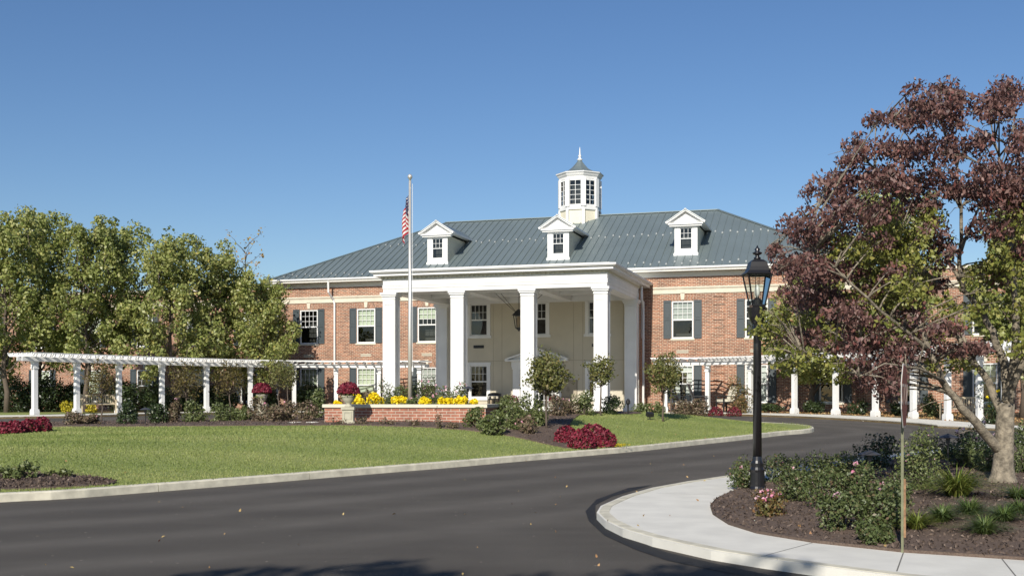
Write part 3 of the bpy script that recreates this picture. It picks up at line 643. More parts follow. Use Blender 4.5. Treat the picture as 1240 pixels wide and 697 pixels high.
def ring(mb, x0, x1, y0, z0, z1, th, y1=EK, mi=0):
    mb.box(x0, x1, y0, y0+th, z0, z1, mi); mb.box(x0, x0+th, y0+th, y1, z0, z1, mi); mb.box(x1-th, x1, y0+th, y1, z0, z1, mi)
ring(en, E0, E1, EF, 6.65, 6.83, .58); ring(en, E0-.03, E1+.03, EF-.03, 6.83, 6.98, .6)
ring(en, E0-.01, E1+.01, EF-.01, 6.98, 7.24, .6); ring(en, E0-.05, E1+.05, EF-.05, 6.965, 6.995, .6)
ring(en, E0-.06, E1+.06, EF-.06, 7.24, 7.28, .6); ring(en, E0-.1, E1+.1, EF-.1, 7.38, 7.42, .6)
ring(en, E0-.36, E1+.36, EF-.36, 7.42, 7.56, .9, y1=-.02)
en.build('entablature', M['white'], B)
de = MB(); x = E0-.08
ring(de, E0-.03, E1+.03, EF-.03, 7.281, 7.379, .5)
while x < E1+.06: de.box(x, x+.1, EF-.1, EF-.031, 7.283, 7.377); x += .22
y = EF+.15
while y < EK: de.box(E1+.031, E1+.1, y, y+.1, 7.283, 7.377); de.box(E0-.1, E0-.031, y, y+.1, 7.283, 7.377); y += .22
de.build('dentil_band', M['cream'], B)
pg = MB(); ring(pg, E0-.47, E1+.47, EF-.47, 7.56, 7.60, 1., y1=-.02); ring(pg, E0-.52, E1+.52, EF-.52, 7.60, 7.68, .14, y1=-.02)
pg.build('portico_gutter', M['white'], B)
MB().box(E0-.2, E1+.2, EF+.1, -.02, 7.62, 7.76).box(E0-.05, E1+.05, EF+.3, -.02, 7.76, 7.80).build('portico_roof', [mat('flat_roof_white', (.6, .6, .58), .6)], B)
ce = MB(); ce.box(E0+.5, E1-.5, EF+.5, EK, 6.98, 7.05)
for u in CU[1:3]: ce.box(u-.28, u+.28, EF+.58, EK, 6.7, 6.98)
for w in (-6.9, -4.3): ce.box(E0+.58, E1-.58, w-.15, w+.15, 6.8, 6.979)
ce.box(E0+.58, E1-.58, EK-.35, EK-.02, 6.66, 6.978)
ce.build('porch_ceiling', M['white'], B)
MB().box(CU[0]-.9, CU[-1]+.9, PW-.7, EW, .5, FZ).build('porch_floor', M['concrete'], B)
# downspouts
def spout(pts, r=.055): return MB().tube(pts, r, 8)
spout([(-20.46, -.6, 8.3), (-20.46, -.58, 7.65), (-20.36, -.1, 7.25), (-20.3, -.1, 7.0), (-20.3, -.1, .85)], .06).build('downspout', M['white'], B)
spout([(-24.0, -.6, 8.3), (-24.0, -.58, 7.7), (-24.0, -.1, 7.3), (-24.0, -.1, .85)], .06).build('downspout', M['white'], B)
spout([(5.95, -.6, 8.3), (5.95, -.58, 7.8), (5.9, -.1, 7.3), (5.9, -.1, .85)], .06).build('downspout', M['white'], B)
spout([(-1.95, -1.5, 7.4), (-1.95, -1.5, 6.75), (-1.95, -1.15, 6.45), (-1.95, -1.05, 6.3), (-1.95, -1.05, .85)], .065).build('downspout', M['white'], B)
# wings behind the trees
def wing(name, label, u0, u1, us, w=.6):
    g = thing(name, label, 'building wing', P0, -TH); mb = MB()
    front_wall(mb, u0, u1, .3, 8.1, w, [op(u, z) for u in us for z in (ZU, ZL)])
    mb.quad((u0, w, .3), (u0, w+12, .3), (u0, w+12, 8.1), (u0, w, 8.1)); mb.quad((u1, w+12, .3), (u1, w, .3), (u1, w, 8.1), (u1, w+12, 8.1)); mb.quad((u1, w+12, .3), (u0, w+12, .3), (u0, w+12, 8.1), (u1, w+12, 8.1))
    mb.quad((u0, w, 8.1), (u1, w, 8.1), (u1, w+12, 8.1), (u0, w+12, 8.1))
    mb.build('wall', WALLM, g)
    b = MB(); belt(b, u0, u1, w); b.box(u0-.03, u1+.03, w-.08, w+.25, 8.05, 8.2); b.build('stone_band', M['stone'], g)
    for i, u in enumerate(us):
        put_window(g, u, w, ZU, ['half', None, 'third'][i % 3]); put_window(g, u, w, ZL, ['most', 'half', None][i % 3])
wing('brick_wing', 'plain brick wing half hidden behind the row of green trees on the left', -60, UL-.02, [-26.3, -30.0, -33.6, -37.4, -41.2, -45, -48.8, -52.6])
wing('brick_wing', 'brick wing behind the maroon leaved tree and the right hand pergola', UR+.02, 42, [11.3, 15.0, 18.8, 22.6, 26.4, 30.2, 34.0])

# ------------------------------------------------------------------ leaves
def leaf_mesh(name, P, size, m, up=.5, droop=0., aspect=.55, extra=None, dirs=None, tintbias=None, spread=1.):
    """many little folded leaves at points P"""
    P = np.asarray(P, float); n = len(P)
    nrm = rng.normal(size=(n, 3)); nrm /= np.linalg.norm(nrm, axis=1)[:, None]
    if dirs is not None: nrm = nrm*.75+dirs*.8
    nrm[:, 2] = nrm[:, 2]*(1-up)+up*(.4+rng.random(n)); nrm /= np.linalg.norm(nrm, axis=1)[:, None]
    a = rng.normal(size=(n, 3)); a[:, 2] -= droop*2; a -= nrm*(a*nrm).sum(1)[:, None]; a /= np.linalg.norm(a, axis=1)[:, None]
    b = np.cross(nrm, a); s = (size*(.5+1.0*rng.random(n)**1.3))[:, None]
    v = np.empty((n, 4, 3)); v[:, 0] = P-a*s*.5; v[:, 1] = P+b*s*aspect*.5+nrm*s*.1; v[:, 2] = P+a*s*.5-nrm*s*.06*(1+droop); v[:, 3] = P-b*s*aspect*.5+nrm*s*.1
    me = bpy.data.meshes.new(name); me.vertices.add(4*n); me.vertices.foreach_set('co', v.reshape(-1))
    me.loops.add(4*n); me.loops.foreach_set('vertex_index', np.arange(4*n)); me.polygons.add(n)
    me.polygons.foreach_set('loop_start', np.arange(n)*4); me.polygons.foreach_set('loop_total', np.full(n, 4))
    t = np.clip(rng.beta(2, 2.4, n)*spread+(0 if tintbias is None else tintbias), 0, 1)
    at_ = me.attributes.new('tint', 'FLOAT', 'FACE'); at_.data.foreach_set('value', t.astype(np.float32))
    me.materials.append(m); me.update(); me.validate(); return me
def ball(n, inner=.0):
    d = rng.normal(size=(n, 3)); d /= np.linalg.norm(d, axis=1)[:, None]
    return d*(inner+(1-inner)*rng.random(n)**(1/2.2))[:, None]
def clump_cloud(c, r, nclump, per, cr, flat=.8, surf=.62):
    """leaf points gathered in clumps through an ellipsoid: dense outside, gaps between"""
    cs = ball(nclump, surf)*np.array(r)+np.array(c); out = []; dr = []
    for q in cs:
        k = int(per*(.6+.8*rng.random())); rr = cr*(.65+.7*rng.random()); p = ball(k, .35)*np.array([rr, rr, rr*flat])
        out.append(q+p); d = p/(np.linalg.norm(p, axis=1)[:, None]+1e-6); dr.append(d)
    return np.concatenate(out), np.concatenate(dr)
def branchy(mb, base, tip, r0, r1, wob=.15, n=6, seg=8):
    b = np.array(base, float); t = np.array(tip, float); L = np.linalg.norm(t-b); pts = []
    for i in range(n+1):
        f = i/n; p = b+(t-b)*f
        if 0 < i < n: p = p+rng.normal(size=3)*wob*L*.12
        pts.append(p)
    mb.tube(pts, [r0+(r1-r0)*(i/n)**.8 for i in range(n+1)], seg); return pts

# row of green trees on the left, and their trunks
def pear(X, Y, h, r, label, dens=1., group='green trees behind the left pergola'):
    z0 = gz(X, Y).z; t = thing('tree', label, 'tree', (X, Y, z0), 0, group)
    tr = MB(); top = h*.9; branchy(tr, (0, 0, -.1), (0, 0, top), .16, .03, .1, 8)
    P = []; Dd = []
    nl = 17; ph_ = rng.random()*6
    for i in range(nl):                                  # upright limbs each ending in a plume of leaves
        f = .2+.72*i/nl; az = ph_+i*2.4+rng.random()*.8; rad = r*(1.08-.7*max(0, f-.3)/.7)*(.7+.45*rng.random())
        b0_ = np.array([0, 0, h*f*.7]); tip = np.array([math.cos(az)*rad, math.sin(az)*rad, h*min(.95, f+.13+.1*rng.random())])
        branchy(tr, b0_, tip, .055, .012, .5, 5, 5)
        for q in (.5, .78, 1.0):
            c = b0_*(1-q)+tip*q
            p, d = clump_cloud(c, (.5, .5, .75), 6, int(62*dens*(.5+1.*rng.random())), .37, .95, .25); P.append(p); Dd.append(d)
    for k in range(5):
        c = np.array([rng.normal()*.35, rng.normal()*.35, h*(.83+.035*k)]); branchy(tr, (0, 0, h*.7), c, .03, .008, .4, 4, 5)
        p, d = clump_cloud(c, (.42-.05*k, .42-.05*k, .5), 5, int(56*dens), .32, 1., .2); P.append(p); Dd.append(d)
    tr.build('trunk', M['bark_dark'], t, True)
    P = np.concatenate(P); Dd = np.concatenate(Dd); k = P[:, 2] > 1.4; P = P[k]; Dd = Dd[k]
    link('crown', leaf_mesh('crown', P, .15, M['pear'], .3, .3, .72, dirs=Dd, tintbias=rng.uniform(-.1, .08)), t)
for (x, Y, top_, r, lab) in [(-60, 58, 262, 2.3, 'green tree mostly outside the left edge of the photo'),
                          (8, 56, 257, 2.1, 'leftmost whole green tree, above the free end of the left pergola'),
                          (48, 60, 264, 2.0, 'tall green tree above the first bays of the left pergola'),
                          (103, 58, 266, 2.1, 'green tree rising behind the wooden bench, taller than its right neighbour'),
                          (146, 61, 276, 1.9, 'slightly lower green tree just right of the wooden bench'),
                          (206, 59, 287, 2.1, 'broad green tree behind the middle of the left pergola'),
                          (262, 62.5, 303, 2.0, 'green tree with thin top behind the left pergola, second from the brick front'),
                          (317, 62.5, 340, 2.2, 'green tree nearest the brick front, shading its leftmost windows')]:
    X = (x-CX)/FPX*Y; h = EYE+(HZ-top_)/FPX*Y-gz(X, Y).z; pear(X, Y, h, r, lab, .84)
for (x, Y, top_, r, lab) in [(985, 55.5, 345, 2.2, 'green tree right of the lamp post behind the maroon tree, lowest of three'),
                          (1085, 51.5, 232, 2.4, 'tall yellow green tree showing through the middle of the maroon tree'),
                          (1238, 46, 250, 2.0, 'green tree at the right edge behind the maroon tree')]:
    X = (x-CX)/FPX*Y; h = EYE+(HZ-top_)/FPX*Y-gz(X, Y).z; pear(X, Y, h, r, lab, 1.15, 'green trees behind the right pergola')
# yellowing slender tree poking out above the row
X, Y = (297-CX)/FPX*64, 64.; t = thing('tree', 'thin sparse tree top with yellow orange leaves above the green row', 'tree', gz(X, Y)); tr = MB(); P = []
branchy(tr, (0, 0, -.1), (0, 0, 8.9), .09, .02, .2, 8)
for i in range(14):
    a = i*2.4; f = 6.0+i*.24; q = branchy(tr, (0, 0, f), (math.cos(a)*.95, math.sin(a)*.9, f+1.0), .03, .006, .5, 4, 4); P += [q[-1]+rng.normal(size=3)*.14 for _ in range(10)]+[q[2]+rng.normal(size=3)*.18 for _ in range(3)]
tr.build('trunk', M['bark_dark'], t, True); link('crown', leaf_mesh('crown', P, .16, mat('orange_leaf', (.4, .25, .05), .5, tint=[(.25, .2, .04), (.42, .27, .05), (.45, .2, .04)], trans=.3), .2), t)

# small clipped trees on the lawn and along the left pergola
def lollipop(pos, h, r, label, m='small_leaf', dens=1., zc=None, rz=1.32, bare=0):
    t = thing('small_tree', label, 'small tree', pos, rng.random()*6, None); tr = MB(); zc = zc or h-r*rz
    lean = rng.normal(size=2)*.04
    branchy(tr, (0, 0, -.08), (lean[0], lean[1], zc-r*.2), .036, .02, .1, 5, 6); P = []; Dd = []
    for i in range(34):
        a = i*2.4; el = math.asin(-.8+1.8*((i+.5)/34)); d = np.array([math.cos(a)*math.cos(el), math.sin(a)*math.cos(el), math.sin(el)*rz])
        C0 = np.array([lean[0], lean[1], zc]); tip = C0+d*r*(.68+.6*rng.random()**1.5); st_ = np.array([lean[0], lean[1], zc-r*rz*(.75-.5*max(0, math.sin(el)))]); branchy(tr, st_, tip, .012, .003, .6, 4, 4)
        for q in (.45, .7, .92):
            c = C0*(1-q)+tip*q; k = int((13 if q < .5 else 24)*dens*(.6+.8*rng.random())); P.append(c+rng.normal(size=(k, 3))*r*.15); Dd.append(np.tile(d, (k, 1)))
    if bare:
        for i in range(bare): a = i*2.4; branchy(tr, (0, 0, zc), (math.cos(a)*r*.4, math.sin(a)*r*.4, h+.35+.2*rng.random()), .01, .003, .3, 4, 4)
    tr.build('trunk', M['bark_dark'], t, True); link('crown', leaf_mesh('crown', np.concatenate(P), .085, M[m], .2, .2, .6, dirs=np.concatenate(Dd)*.5), t)
def sized(x, yb, ytop, halfw, *a, **k):
    p = gp(x, yb); s = p.y/FPX; lollipop(p, (yb-ytop)*s, halfw*s, *a, **k)
sized(662, 519, 421, 25, 'dense round lollipop tree beside the maroon mums on the lawn', dens=1.7)
sized(727.5, 503, 428, 17, 'sparse small tree in front of the fourth portico column', dens=.75)
sized(803, 510, 427, 21, 'round small tree with a shadow patch standing alone on the right lawn', dens=1.15, bare=5)
for x, yt, yb, hw, Y, lab in [(124, 437, 503, 19, 44.5, 'brownish small tree in front of the bench at the left pergola'),
                    (227, 437, 500, 19, 47, 'rusty small tree between the fourth and fifth posts of the left pergola'),
                    (278, 434, 499, 19, 48, 'olive brown small tree right of the fifth post of the left pergola'),
                    (337, 432, 498, 17, 48, 'olive small tree beside the stone urn of the left walk'),
                    (349, 438, 497, 13, 53, 'slim small tree close behind the olive one at the left walk'),
                    (812, 440, 500, 12, 46, 'thin small tree behind the round tree on the right lawn')]:
    p = gz((x-CX)/FPX*Y, Y); s = Y/FPX; yb2 = HZ+(EYE-p.z)*FPX/Y
    lollipop(p, (yb2-yt)*s, hw*s, lab, 'rust_leaf' if x < 300 else 'small_leaf', dens=.62)

# the big maroon tree on the right
BT = gp(1214, 583); BY = BT.y
t = thing('dogwood_tree', 'large spreading tree with dark maroon leaves and a grey forked trunk in the mulch bed', 'tree', BT)
def bp(x, y, dy=0.): return np.array(at(x, y, BY+dy)-BT)
tr = MB()
def limb(pts, r0, r1, seg=9):
    P = [bp(x, y, d) for x, y, d in pts]; Q = []
    for i in range(len(P)-1):
        for f in (0, .33, .66): Q.append(P[i]+(P[i+1]-P[i])*f+rng.normal(size=3)*.012)
    Q.append(P[-1]); n = len(Q); tr.tube(Q, [.74*(r0+(r1-r0)*(i/(n-1))**.75) for i in range(n)], seg); return Q
tr.tube([bp(1214, 588), bp(1214, 583), bp(1214.5, 574), bp(1215, 560), bp(1216, 535), bp(1217, 510), bp(1219, 488)], [.27, .215, .17, .148, .138, .13, .115], 14)
LB = []
LB.append(limb([(1212, 548, 0), (1192, 522, -.15), (1165, 493, -.35), (1143, 462, -.5), (1126, 425, -.6), (1110, 385, -.5), (1095, 350, -.3), (1080, 310, 0)], .115, .02))
LB.append(limb([(1217, 508, 0), (1196, 462, .2), (1176, 428, .3), (1158, 408, .5), (1125, 396, .6), (1085, 397, .5), (1045, 404, .3), (1005, 408, 0), (970, 400, -.3)], .09, .012))
LB.append(limb([(1219, 490, 0), (1216, 440, .1), (1205, 412, .2), (1190, 380, .3), (1168, 350, .5), (1162, 310, .6), (1164, 250, .5), (1158, 200, .3), (1140, 150, .1)], .105, .015))
LB.append(limb([(1219, 490, 0), (1228, 440, -.1), (1231, 390, -.2), (1226, 330, -.3), (1222, 270, -.3), (1212, 210, -.2), (1200, 150, 0)], .11, .015))
LB.append(limb([(1222, 478, 0), (1240, 430, -.3), (1258, 370, -.5), (1275, 300, -.6), (1285, 220, -.5)], .09, .02))
LB.append(limb([(1168, 350, .5), (1140, 300, .8), (1105, 250, .9), (1070, 215, .8), (1040, 185, .6)], .045, .008, 6))
LB.append(limb([(1126, 425, -.6), (1090, 395, -1.0), (1050, 360, -1.2), (1010, 325, -1.2), (975, 290, -1.0)], .05, .008, 6))
LB.append(limb([(1176, 428, .3), (1140, 350, .9), (1095, 300, 1.2), (1050, 255, 1.2), (1005, 240, 1.0)], .045, .008, 6))
LB.append(limb([(1162, 310, .6), (1185, 250, 1.0), (1215, 190, 1.1), (1228, 140, .9)], .04, .008, 6))
LB.append(limb([(1143, 462, -.5), (1110, 445, -1.3), (1070, 440, -1.6), (1040, 455, -1.6)], .035, .006, 6))
LB.append(limb([(1110, 385, -.5), (1060, 405, -.9), (1010, 425, -1.0), (975, 435, -1.0)], .03, .005, 6))
LB.append(limb([(1164, 250, .5), (1130, 200, .4), (1095, 160, .2), (1075, 140, .1)], .03, .006, 6))
LBP = np.array([p for l in LB for p in l[2:]])
MAR = [(1135, 110, 26, 12), (1112, 126, 22, 10), (1077, 143, 20, 9), (1109, 146, 24, 10), (1147, 140, 26, 14), (1160, 122, 20, 11), (1201, 132, 26, 13), (1226, 118, 22, 14), (1229, 156, 22, 13), (1048, 178, 22, 10), (1092, 182, 34, 12), (1128, 180, 26, 12), (1163, 178, 28, 14), (1196, 170, 22, 12), (1235, 190, 22, 20),
       (1030, 196, 16, 8), (1020, 222, 28, 12), (1060, 216, 34, 12), (1102, 213, 32, 14), (1136, 214, 28, 14), (1190, 214, 26, 16), (1222, 216, 28, 18), (1160, 232, 20, 10), (995, 250, 30, 18), (1030, 250, 32, 16), (1070, 250, 30, 14), (1108, 246, 26, 14), (1210, 250, 30, 18), (1240, 256, 24, 20), (975, 281, 28, 16), (1010, 285, 30, 16), (1048, 282, 26, 12), (1130, 268, 22, 12), (1195, 280, 24, 14),
       (958, 312, 24, 14), (990, 318, 30, 18), (1025, 322, 26, 14), (1145, 300, 18, 12), (970, 345, 26, 16), (1005, 352, 30, 16), (1045, 348, 24, 12), (1085, 330, 18, 10), (975, 372, 22, 14), (1010, 380, 30, 14), (1050, 380, 26, 12), (1090, 370, 22, 12), (1120, 388, 22, 10), (955, 400, 18, 10), (985, 412, 22, 10), (1030, 410, 28, 12), (1070, 420, 26, 14), (1105, 420, 22, 12), (1060, 444, 22, 12), (1088, 450, 18, 12), (1042, 462, 18, 10), (1070, 464, 16, 10), (945, 322, 14, 8), (936, 300, 10, 5), (1150, 425, 22, 8), (1185, 420, 16, 7), (1235, 300, 20, 14), (1130, 345, 18, 9), (1205, 320, 18, 10)]
GRN = [(1040, 300, 30, 16), (1075, 280, 28, 16), (1110, 300, 28, 18), (1070, 310, 30, 18), (1120, 270, 22, 14), (1100, 335, 30, 16), (1060, 345, 26, 14), (1030, 365, 26, 12), (1085, 360, 28, 14), (940, 380, 16, 10), (935, 400, 22, 12), (960, 425, 24, 12), (930, 420, 18, 10), (985, 395, 22, 10), (1000, 430, 22, 8), (1060, 395, 22, 10), (1230, 280, 20, 20), (1215, 310, 22, 16), (1235, 335, 22, 20), (1200, 345, 18, 14), (1228, 375, 20, 16), (1180, 330, 14, 10), (1150, 372, 20, 12), (1190, 375, 14, 10), (1160, 440, 16, 8), (1125, 440, 14, 10), (1020, 455, 12, 6), (1235, 410, 16, 14), (1115, 355, 24, 12), (1145, 400, 20, 10), (1005, 300, 20, 10), (950, 440, 14, 7)]
def clusters(lst, dens, dspread):
    P = []
    for x, y, rx, ry in lst:
        for rep in range(5):
            dy = rng.uniform(-1, 1)*dspread; c = bp(x+rng.normal()*rx*.5, y+rng.normal()*ry*.6, dy); k_ = .45+.5*rng.random(); sx = rx/FPX*BY*k_; sz = ry*1.25/FPX*BY*k_
            n = int(dens*.95*rx*max(ry, 11)/260.*k_*k_*1.35); p = ball(n, .1)*np.array([sx, max(sx*.8, .3), sz]); p[:, 2] -= .25*(p[:, 0]**2+p[:, 1]**2)/max(sx, .2)
            P.append(c+p)
            j = np.argmin(((LBP-c)**2).sum(1)+2.*np.maximum(0, LBP[:, 2]-c[2]+.1)); b = LBP[j]; m_ = (b+c)/2+np.array([0, 0, .1])
            tr.tube([b, b*.6+m_*.4, m_*.6+c*.4, c, c+(c-m_)*.3], [.016, .013, .009, .006, .002], 5)
            for _ in range(3): q = c+ball(1)[0]*np.array([sx, sx*.7, sz]); tr.tube([m_*.3+c*.7, (c+q)/2+np.array([0, 0, .04]), q], [.006, .004, .0015], 4)
    return np.concatenate(P)
PM = clusters(MAR, 158, 1.7); PG = clusters(GRN, 88, 1.4)
for i in range(26):                                       # bare twigs under the crown
    b = LBP[rng.integers(len(LBP))]; d = np.array([-abs(rng.normal())*.35-.15, rng.normal()*.3, -abs(rng.normal())*.15]); tr.tube([b, b+d*.5+np.array([0, 0, .05]), b+d], [.008, .005, .0015], 4)
tr.build('trunk', M['bark'], t, True)
link('crown', leaf_mesh('crown', PM, .07, M['maroon'], .2, .8, .5), t)
link('lower_foliage', leaf_mesh('lower_foliage', PG, .07, M['lime'], .3, .4, .6), t)

# trees behind the photographer: their crowns throw the shade that reaches the bottom of the frame
def shade_tree(X, Y, h, r, label):
    t = thing('tree', label, 'tree', (X, Y, terr(Y)), 0, 'street trees casting shade on the foreground'); tr = MB(); branchy(tr, (0, 0, -.1), (0, 0, h*.85), .2, .04, .1)
    tr.build('trunk', M['bark_dark'], t, True); p, d = clump_cloud((0, 0, h-r*1.0), (r, r, r), 110, 50, .55, .8, .3)
    link('crown', leaf_mesh('crown', p, .26, M['pear'], .3, .2, .7), t)
shade_tree(-5.5, -5.0, 9.15, 2.1, 'street tree whose crown throws the left shade patch on the drive')
shade_tree(-2.4, -4.6, 9.0, 1.9, 'street tree whose crown throws the shade patch in front of the kerb nose')
shade_tree(2.0, -5.0, 8.7, 1.6, 'street tree whose crown shades the near corner of the sidewalk')

# ------------------------------------------------------------------ shrubs and flowers
def shrub(name, label, pos, r, n, size, m, cat='shrub', group=None, blossoms=0, bm='pink', bsize=.05, inner=.35, up=.2, clumps=14, flat=1.):
    t = thing(name, label, cat, pos, rng.random()*6, group); rx, rz = r
    cs = ball(clumps, .45)*np.array([rx*.72, rx*.72, rz*.6])+np.array([0, 0, rz*.52]); P = []; Dd = []
    for c in cs:
        k = n//clumps; p = ball(k, .3)*np.array([rx*.42, rx*.42, rz*.36*flat]); P.append(c+p); d = c+p-np.array([0, 0, rz*.3]); Dd.append(d/(np.linalg.norm(d, axis=1)[:, None]+1e-6))
    P = np.concatenate(P); Dd = np.concatenate(Dd); P[:, 2] = np.abs(P[:, 2])
    st = MB()
    for c in cs[:8]: st.tube([(c[0]*.15, c[1]*.15, -.05), (c[0]*.6, c[1]*.6, c[2]*.55), tuple(c)], [.012, .008, .004], 5)
    st.build('stem', M['bark_dark'], t)
    link('foliage', leaf_mesh('foliage', P, size, M[m], up, 0, .6, dirs=Dd*.6), t)
    if blossoms:
        front = P[(Dd*np.array([0, -.3, 1])).sum(1) > .3] if len(P) else P
        idx = rng.choice(len(front), blossoms); Q = []
        for q in front[idx]: Q += [q+np.array([0, 0, size*.5])+rng.normal(size=3)*bsize*.3 for _ in range(7)]
        link('blossoms', leaf_mesh('blossoms', Q, bsize, M[bm], .5, 0, .9, tintbias=.05), t)
    return t
def sh(x, yb, hw, hh, label, m='shrub', n=900, size=.05, Y=None, **k):
    if Y: p = gz((x-CX)/FPX*Y, Y)
    else: p = gp(x, yb)
    s = p.y/FPX; nm = k.pop('name', 'shrub'); return shrub(nm, label, p, (hw*s, hh*s), n, size, m, **k)
def mum(pos, r, label, m='red_mum', h=None, group=None, n=1300, size=.05):
    h = h or r*.95; t = thing('mum_plant', label, 'flowering plant', pos, rng.random()*6, group)
    d = rng.normal(size=(n, 3)); d /= np.linalg.norm(d, axis=1)[:, None]; d[:, 2] = np.abs(d[:, 2]); lump = 1+.07*np.sin(d[:, 0]*9+rng.random()*6)*np.sin(d[:, 1]*8)
    P = d*np.array([r, r, h])*(lump*(.88+.12*rng.random(n)))[:, None]+np.array([0, 0, h*.06])
    g = ball(350, .6)*np.array([r*.86, r*.86, h*.8]); g[:, 2] = np.abs(g[:, 2]); link('foliage', leaf_mesh('foliage', g, .06, M['dark_shrub'], .2), t)
    link('blossoms', leaf_mesh('blossoms', P, size, M[m], .2, 0, .9, dirs=d), t); return t
# the foreground rose bed
ROSE = [(902, 590, 25, 33, 'rose bush hugging the foot of the black lamp post on its left', 6), (945, 583, 30, 30, 'low rose bush right behind the lamp post', 4), (985, 585, 34, 34, 'reddish tipped rose bush behind the pink flowering clump, right of the lamp post', 4),
        (1022, 582, 32, 32, 'rose bush with white flecks in the rear row, left of the pathway light', 5), (965, 606, 30, 34, 'green rose bush in the centre left of the foreground bed', 4), (1003, 612, 36, 42, 'widest rose bush in the middle of the foreground bed with two pink blooms', 6),
        (1045, 610, 36, 44, 'full rose bush left of the sign post, rear of two', 5), (1022, 642, 34, 42, 'rose bush with bright pink blooms spilling towards the sidewalk', 6), (1068, 640, 34, 50, 'dense rose bush directly left of the sign post', 4), (1085, 612, 26, 34, 'rose bush behind the sign post', 3), (1060, 657, 24, 24, 'lowest rose sprawl beside the sidewalk left of the sign post', 3)]
for x, yb, hw, hh, lab, nb in ROSE: sh(x, yb, hw, hh*.86, lab, 'rose', 1900, .04, name='rose_bush', cat='rose bush', group='roses in the foreground bed', blossoms=max(1, nb-3), bsize=.045, clumps=26)
sh(932, 624, 24, 30, 'orange tinged rose bush with pink blooms at the bed edge near the lamp', 'autumn', 1100, .042, name='rose_bush', cat='rose bush', group='roses in the foreground bed', blossoms=14, bsize=.04, clumps=14)
sh(1062, 566, 30, 38, 'dark glossy shrub behind the pathway light left of the sign', 'dark_shrub', 1500, .055, clumps=18)
sh(1118, 592, 36, 56, 'tall loose green shrub with pale flecks right of the sign post', 'shrub', 2600, .04, blossoms=8, bsize=.02, clumps=26)
sh(1138, 556, 24, 24, 'dark green shrub at the far kerb beyond the strap leaved clump', 'dark_shrub', 900, .05)
sh(1182, 552, 28, 34, 'dark shrub with pink flowers left of the big tree trunk', 'dark_shrub', 1400, .05, blossoms=9, bsize=.05)
sh(1168, 566, 26, 26, 'pale green feathery juniper left of the tree trunk', 'juniper', 1900, .045, name='juniper', cat='juniper', up=0.)
sh(1193, 570, 18, 26, 'small juniper touching the tree trunk on its left', 'juniper', 1000, .045, name='juniper', cat='juniper', up=0.)
sh(1243, 572, 24, 46, 'yellowish shrub at the right edge behind the tree trunk', 'juniper', 1800, .045, up=0.)
sh(1232, 538, 22, 20, 'dark shrub at the kerb behind the tree trunk', 'dark_shrub', 700, .05)
def strap(pos, r, h, n, m, label, name, cat, wid=.02, group=None):
    t = thing(name, label, cat, pos, 0, group); V = []; F = []; T = []
    for i in range(n):
        a = rng.random()*6.283; q = .25+.75*rng.random(); d = np.array([math.cos(a), math.sin(a), 0]); b = d*r*.18*rng.random(); s = np.array([-d[1], d[0], 0])*wid*(.6+.6*rng.random())/2; o = len(V)
        hh = h*(.65+.5*rng.random())*(1.15-.35*q)
        for k in range(5):
            f = k/4; p = b+d*r*q*(f**1.5)+np.array([0, 0, hh*(1.55*f-.85*f*f*(.45+q))]); w = (1-f*.85)
            V += [p-s*w, p+s*w]
        for k in range(4): F.append((o+2*k, o+2*k+1, o+2*k+3, o+2*k+2)); 
        T += [rng.beta(2, 2)]*4
    me = bpy.data.meshes.new('blades'); me.from_pydata([tuple(v) for v in V], [], F); at_ = me.attributes.new('tint', 'FLOAT', 'FACE'); at_.data.foreach_set('value', T); me.materials.append(M[m]); me.update()
    link('foliage', me, t); return t
strap(gp(1159, 601), .78, .40, 480, 'strap', 'tall yellow green strap leaved clump between sign post and tree', 'daylily_clump', 'daylily', .024)
for x, y, lab in [(1141, 631, 'grassy tuft in the front row, nearest the sign post but one'), (1174, 622, 'grassy tuft below the tall strap leaved clump'), (1192, 646, 'grassy tuft closest to the sidewalk'), (1110, 640, 'yellowish grassy tuft right beside the sign post'), (1216, 631, 'grassy tuft in the middle of the right group, near the frame edge'), (1234, 622, 'grassy tuft at the right edge of the photo, front'), (1232, 604, 'grassy tuft at the right edge beside the tree foot')]:
    strap(gp(x, y), .42, .19, 360, 'strap' if x == 1110 else 'liriope', lab, 'liriope_tuft', 'grass tuft', .014, 'grassy tufts in the foreground bed')
# maroon mums on the lawn edges
for x, yb, hw, hh, lab in [(686, 536, 15.5, 20, 'leftmost maroon mum of the lawn cluster'), (718, 533, 20, 19, 'rear maroon mum of the lawn cluster, highest of the four'), (705, 543, 17, 23, 'front maroon mum in the middle of the lawn cluster'), (731, 541, 16, 21, 'rightmost maroon mum of the lawn cluster, beside the kerb')]:
    p = gp(x, yb); s = p.y/FPX; mum(p, hw*s, lab, h=hh*s, group='maroon mums at the lawn bed tip')
for x, yb, hw, hh, lab in [(4, 525, 13, 14, 'maroon mum at the left edge of the photo, first of the row'), (18, 524.5, 13, 15, 'maroon mum second of the row at the left edge'), (34, 523, 13, 15, 'maroon mum third of the row at the left edge'), (51, 522, 12, 17, 'maroon mum at the right end of the left row')]:
    p = gp(x, yb); s = p.y/FPX; mum(p, hw*s, lab, h=hh*s, group='maroon mums along the left bed', n=900)
for x, Y, r, lab in [(867, 52.5, .36, 'bright red mum by the foot of the second right pergola post, left of two'), (889, 52.2, .36, 'bright red mum by the rocking chairs, right of two'), (334, 47.5, .36, 'red mum on the ground beside the left urn')]:
    mum(gz((x-CX)/FPX*Y, Y), r, lab, h=.42, n=700)
sh(745, 541, 20, 4, 'yellow green ground cover at the foot of the maroon mums', 'yellow_leaf', 200, .05, flat=.4)
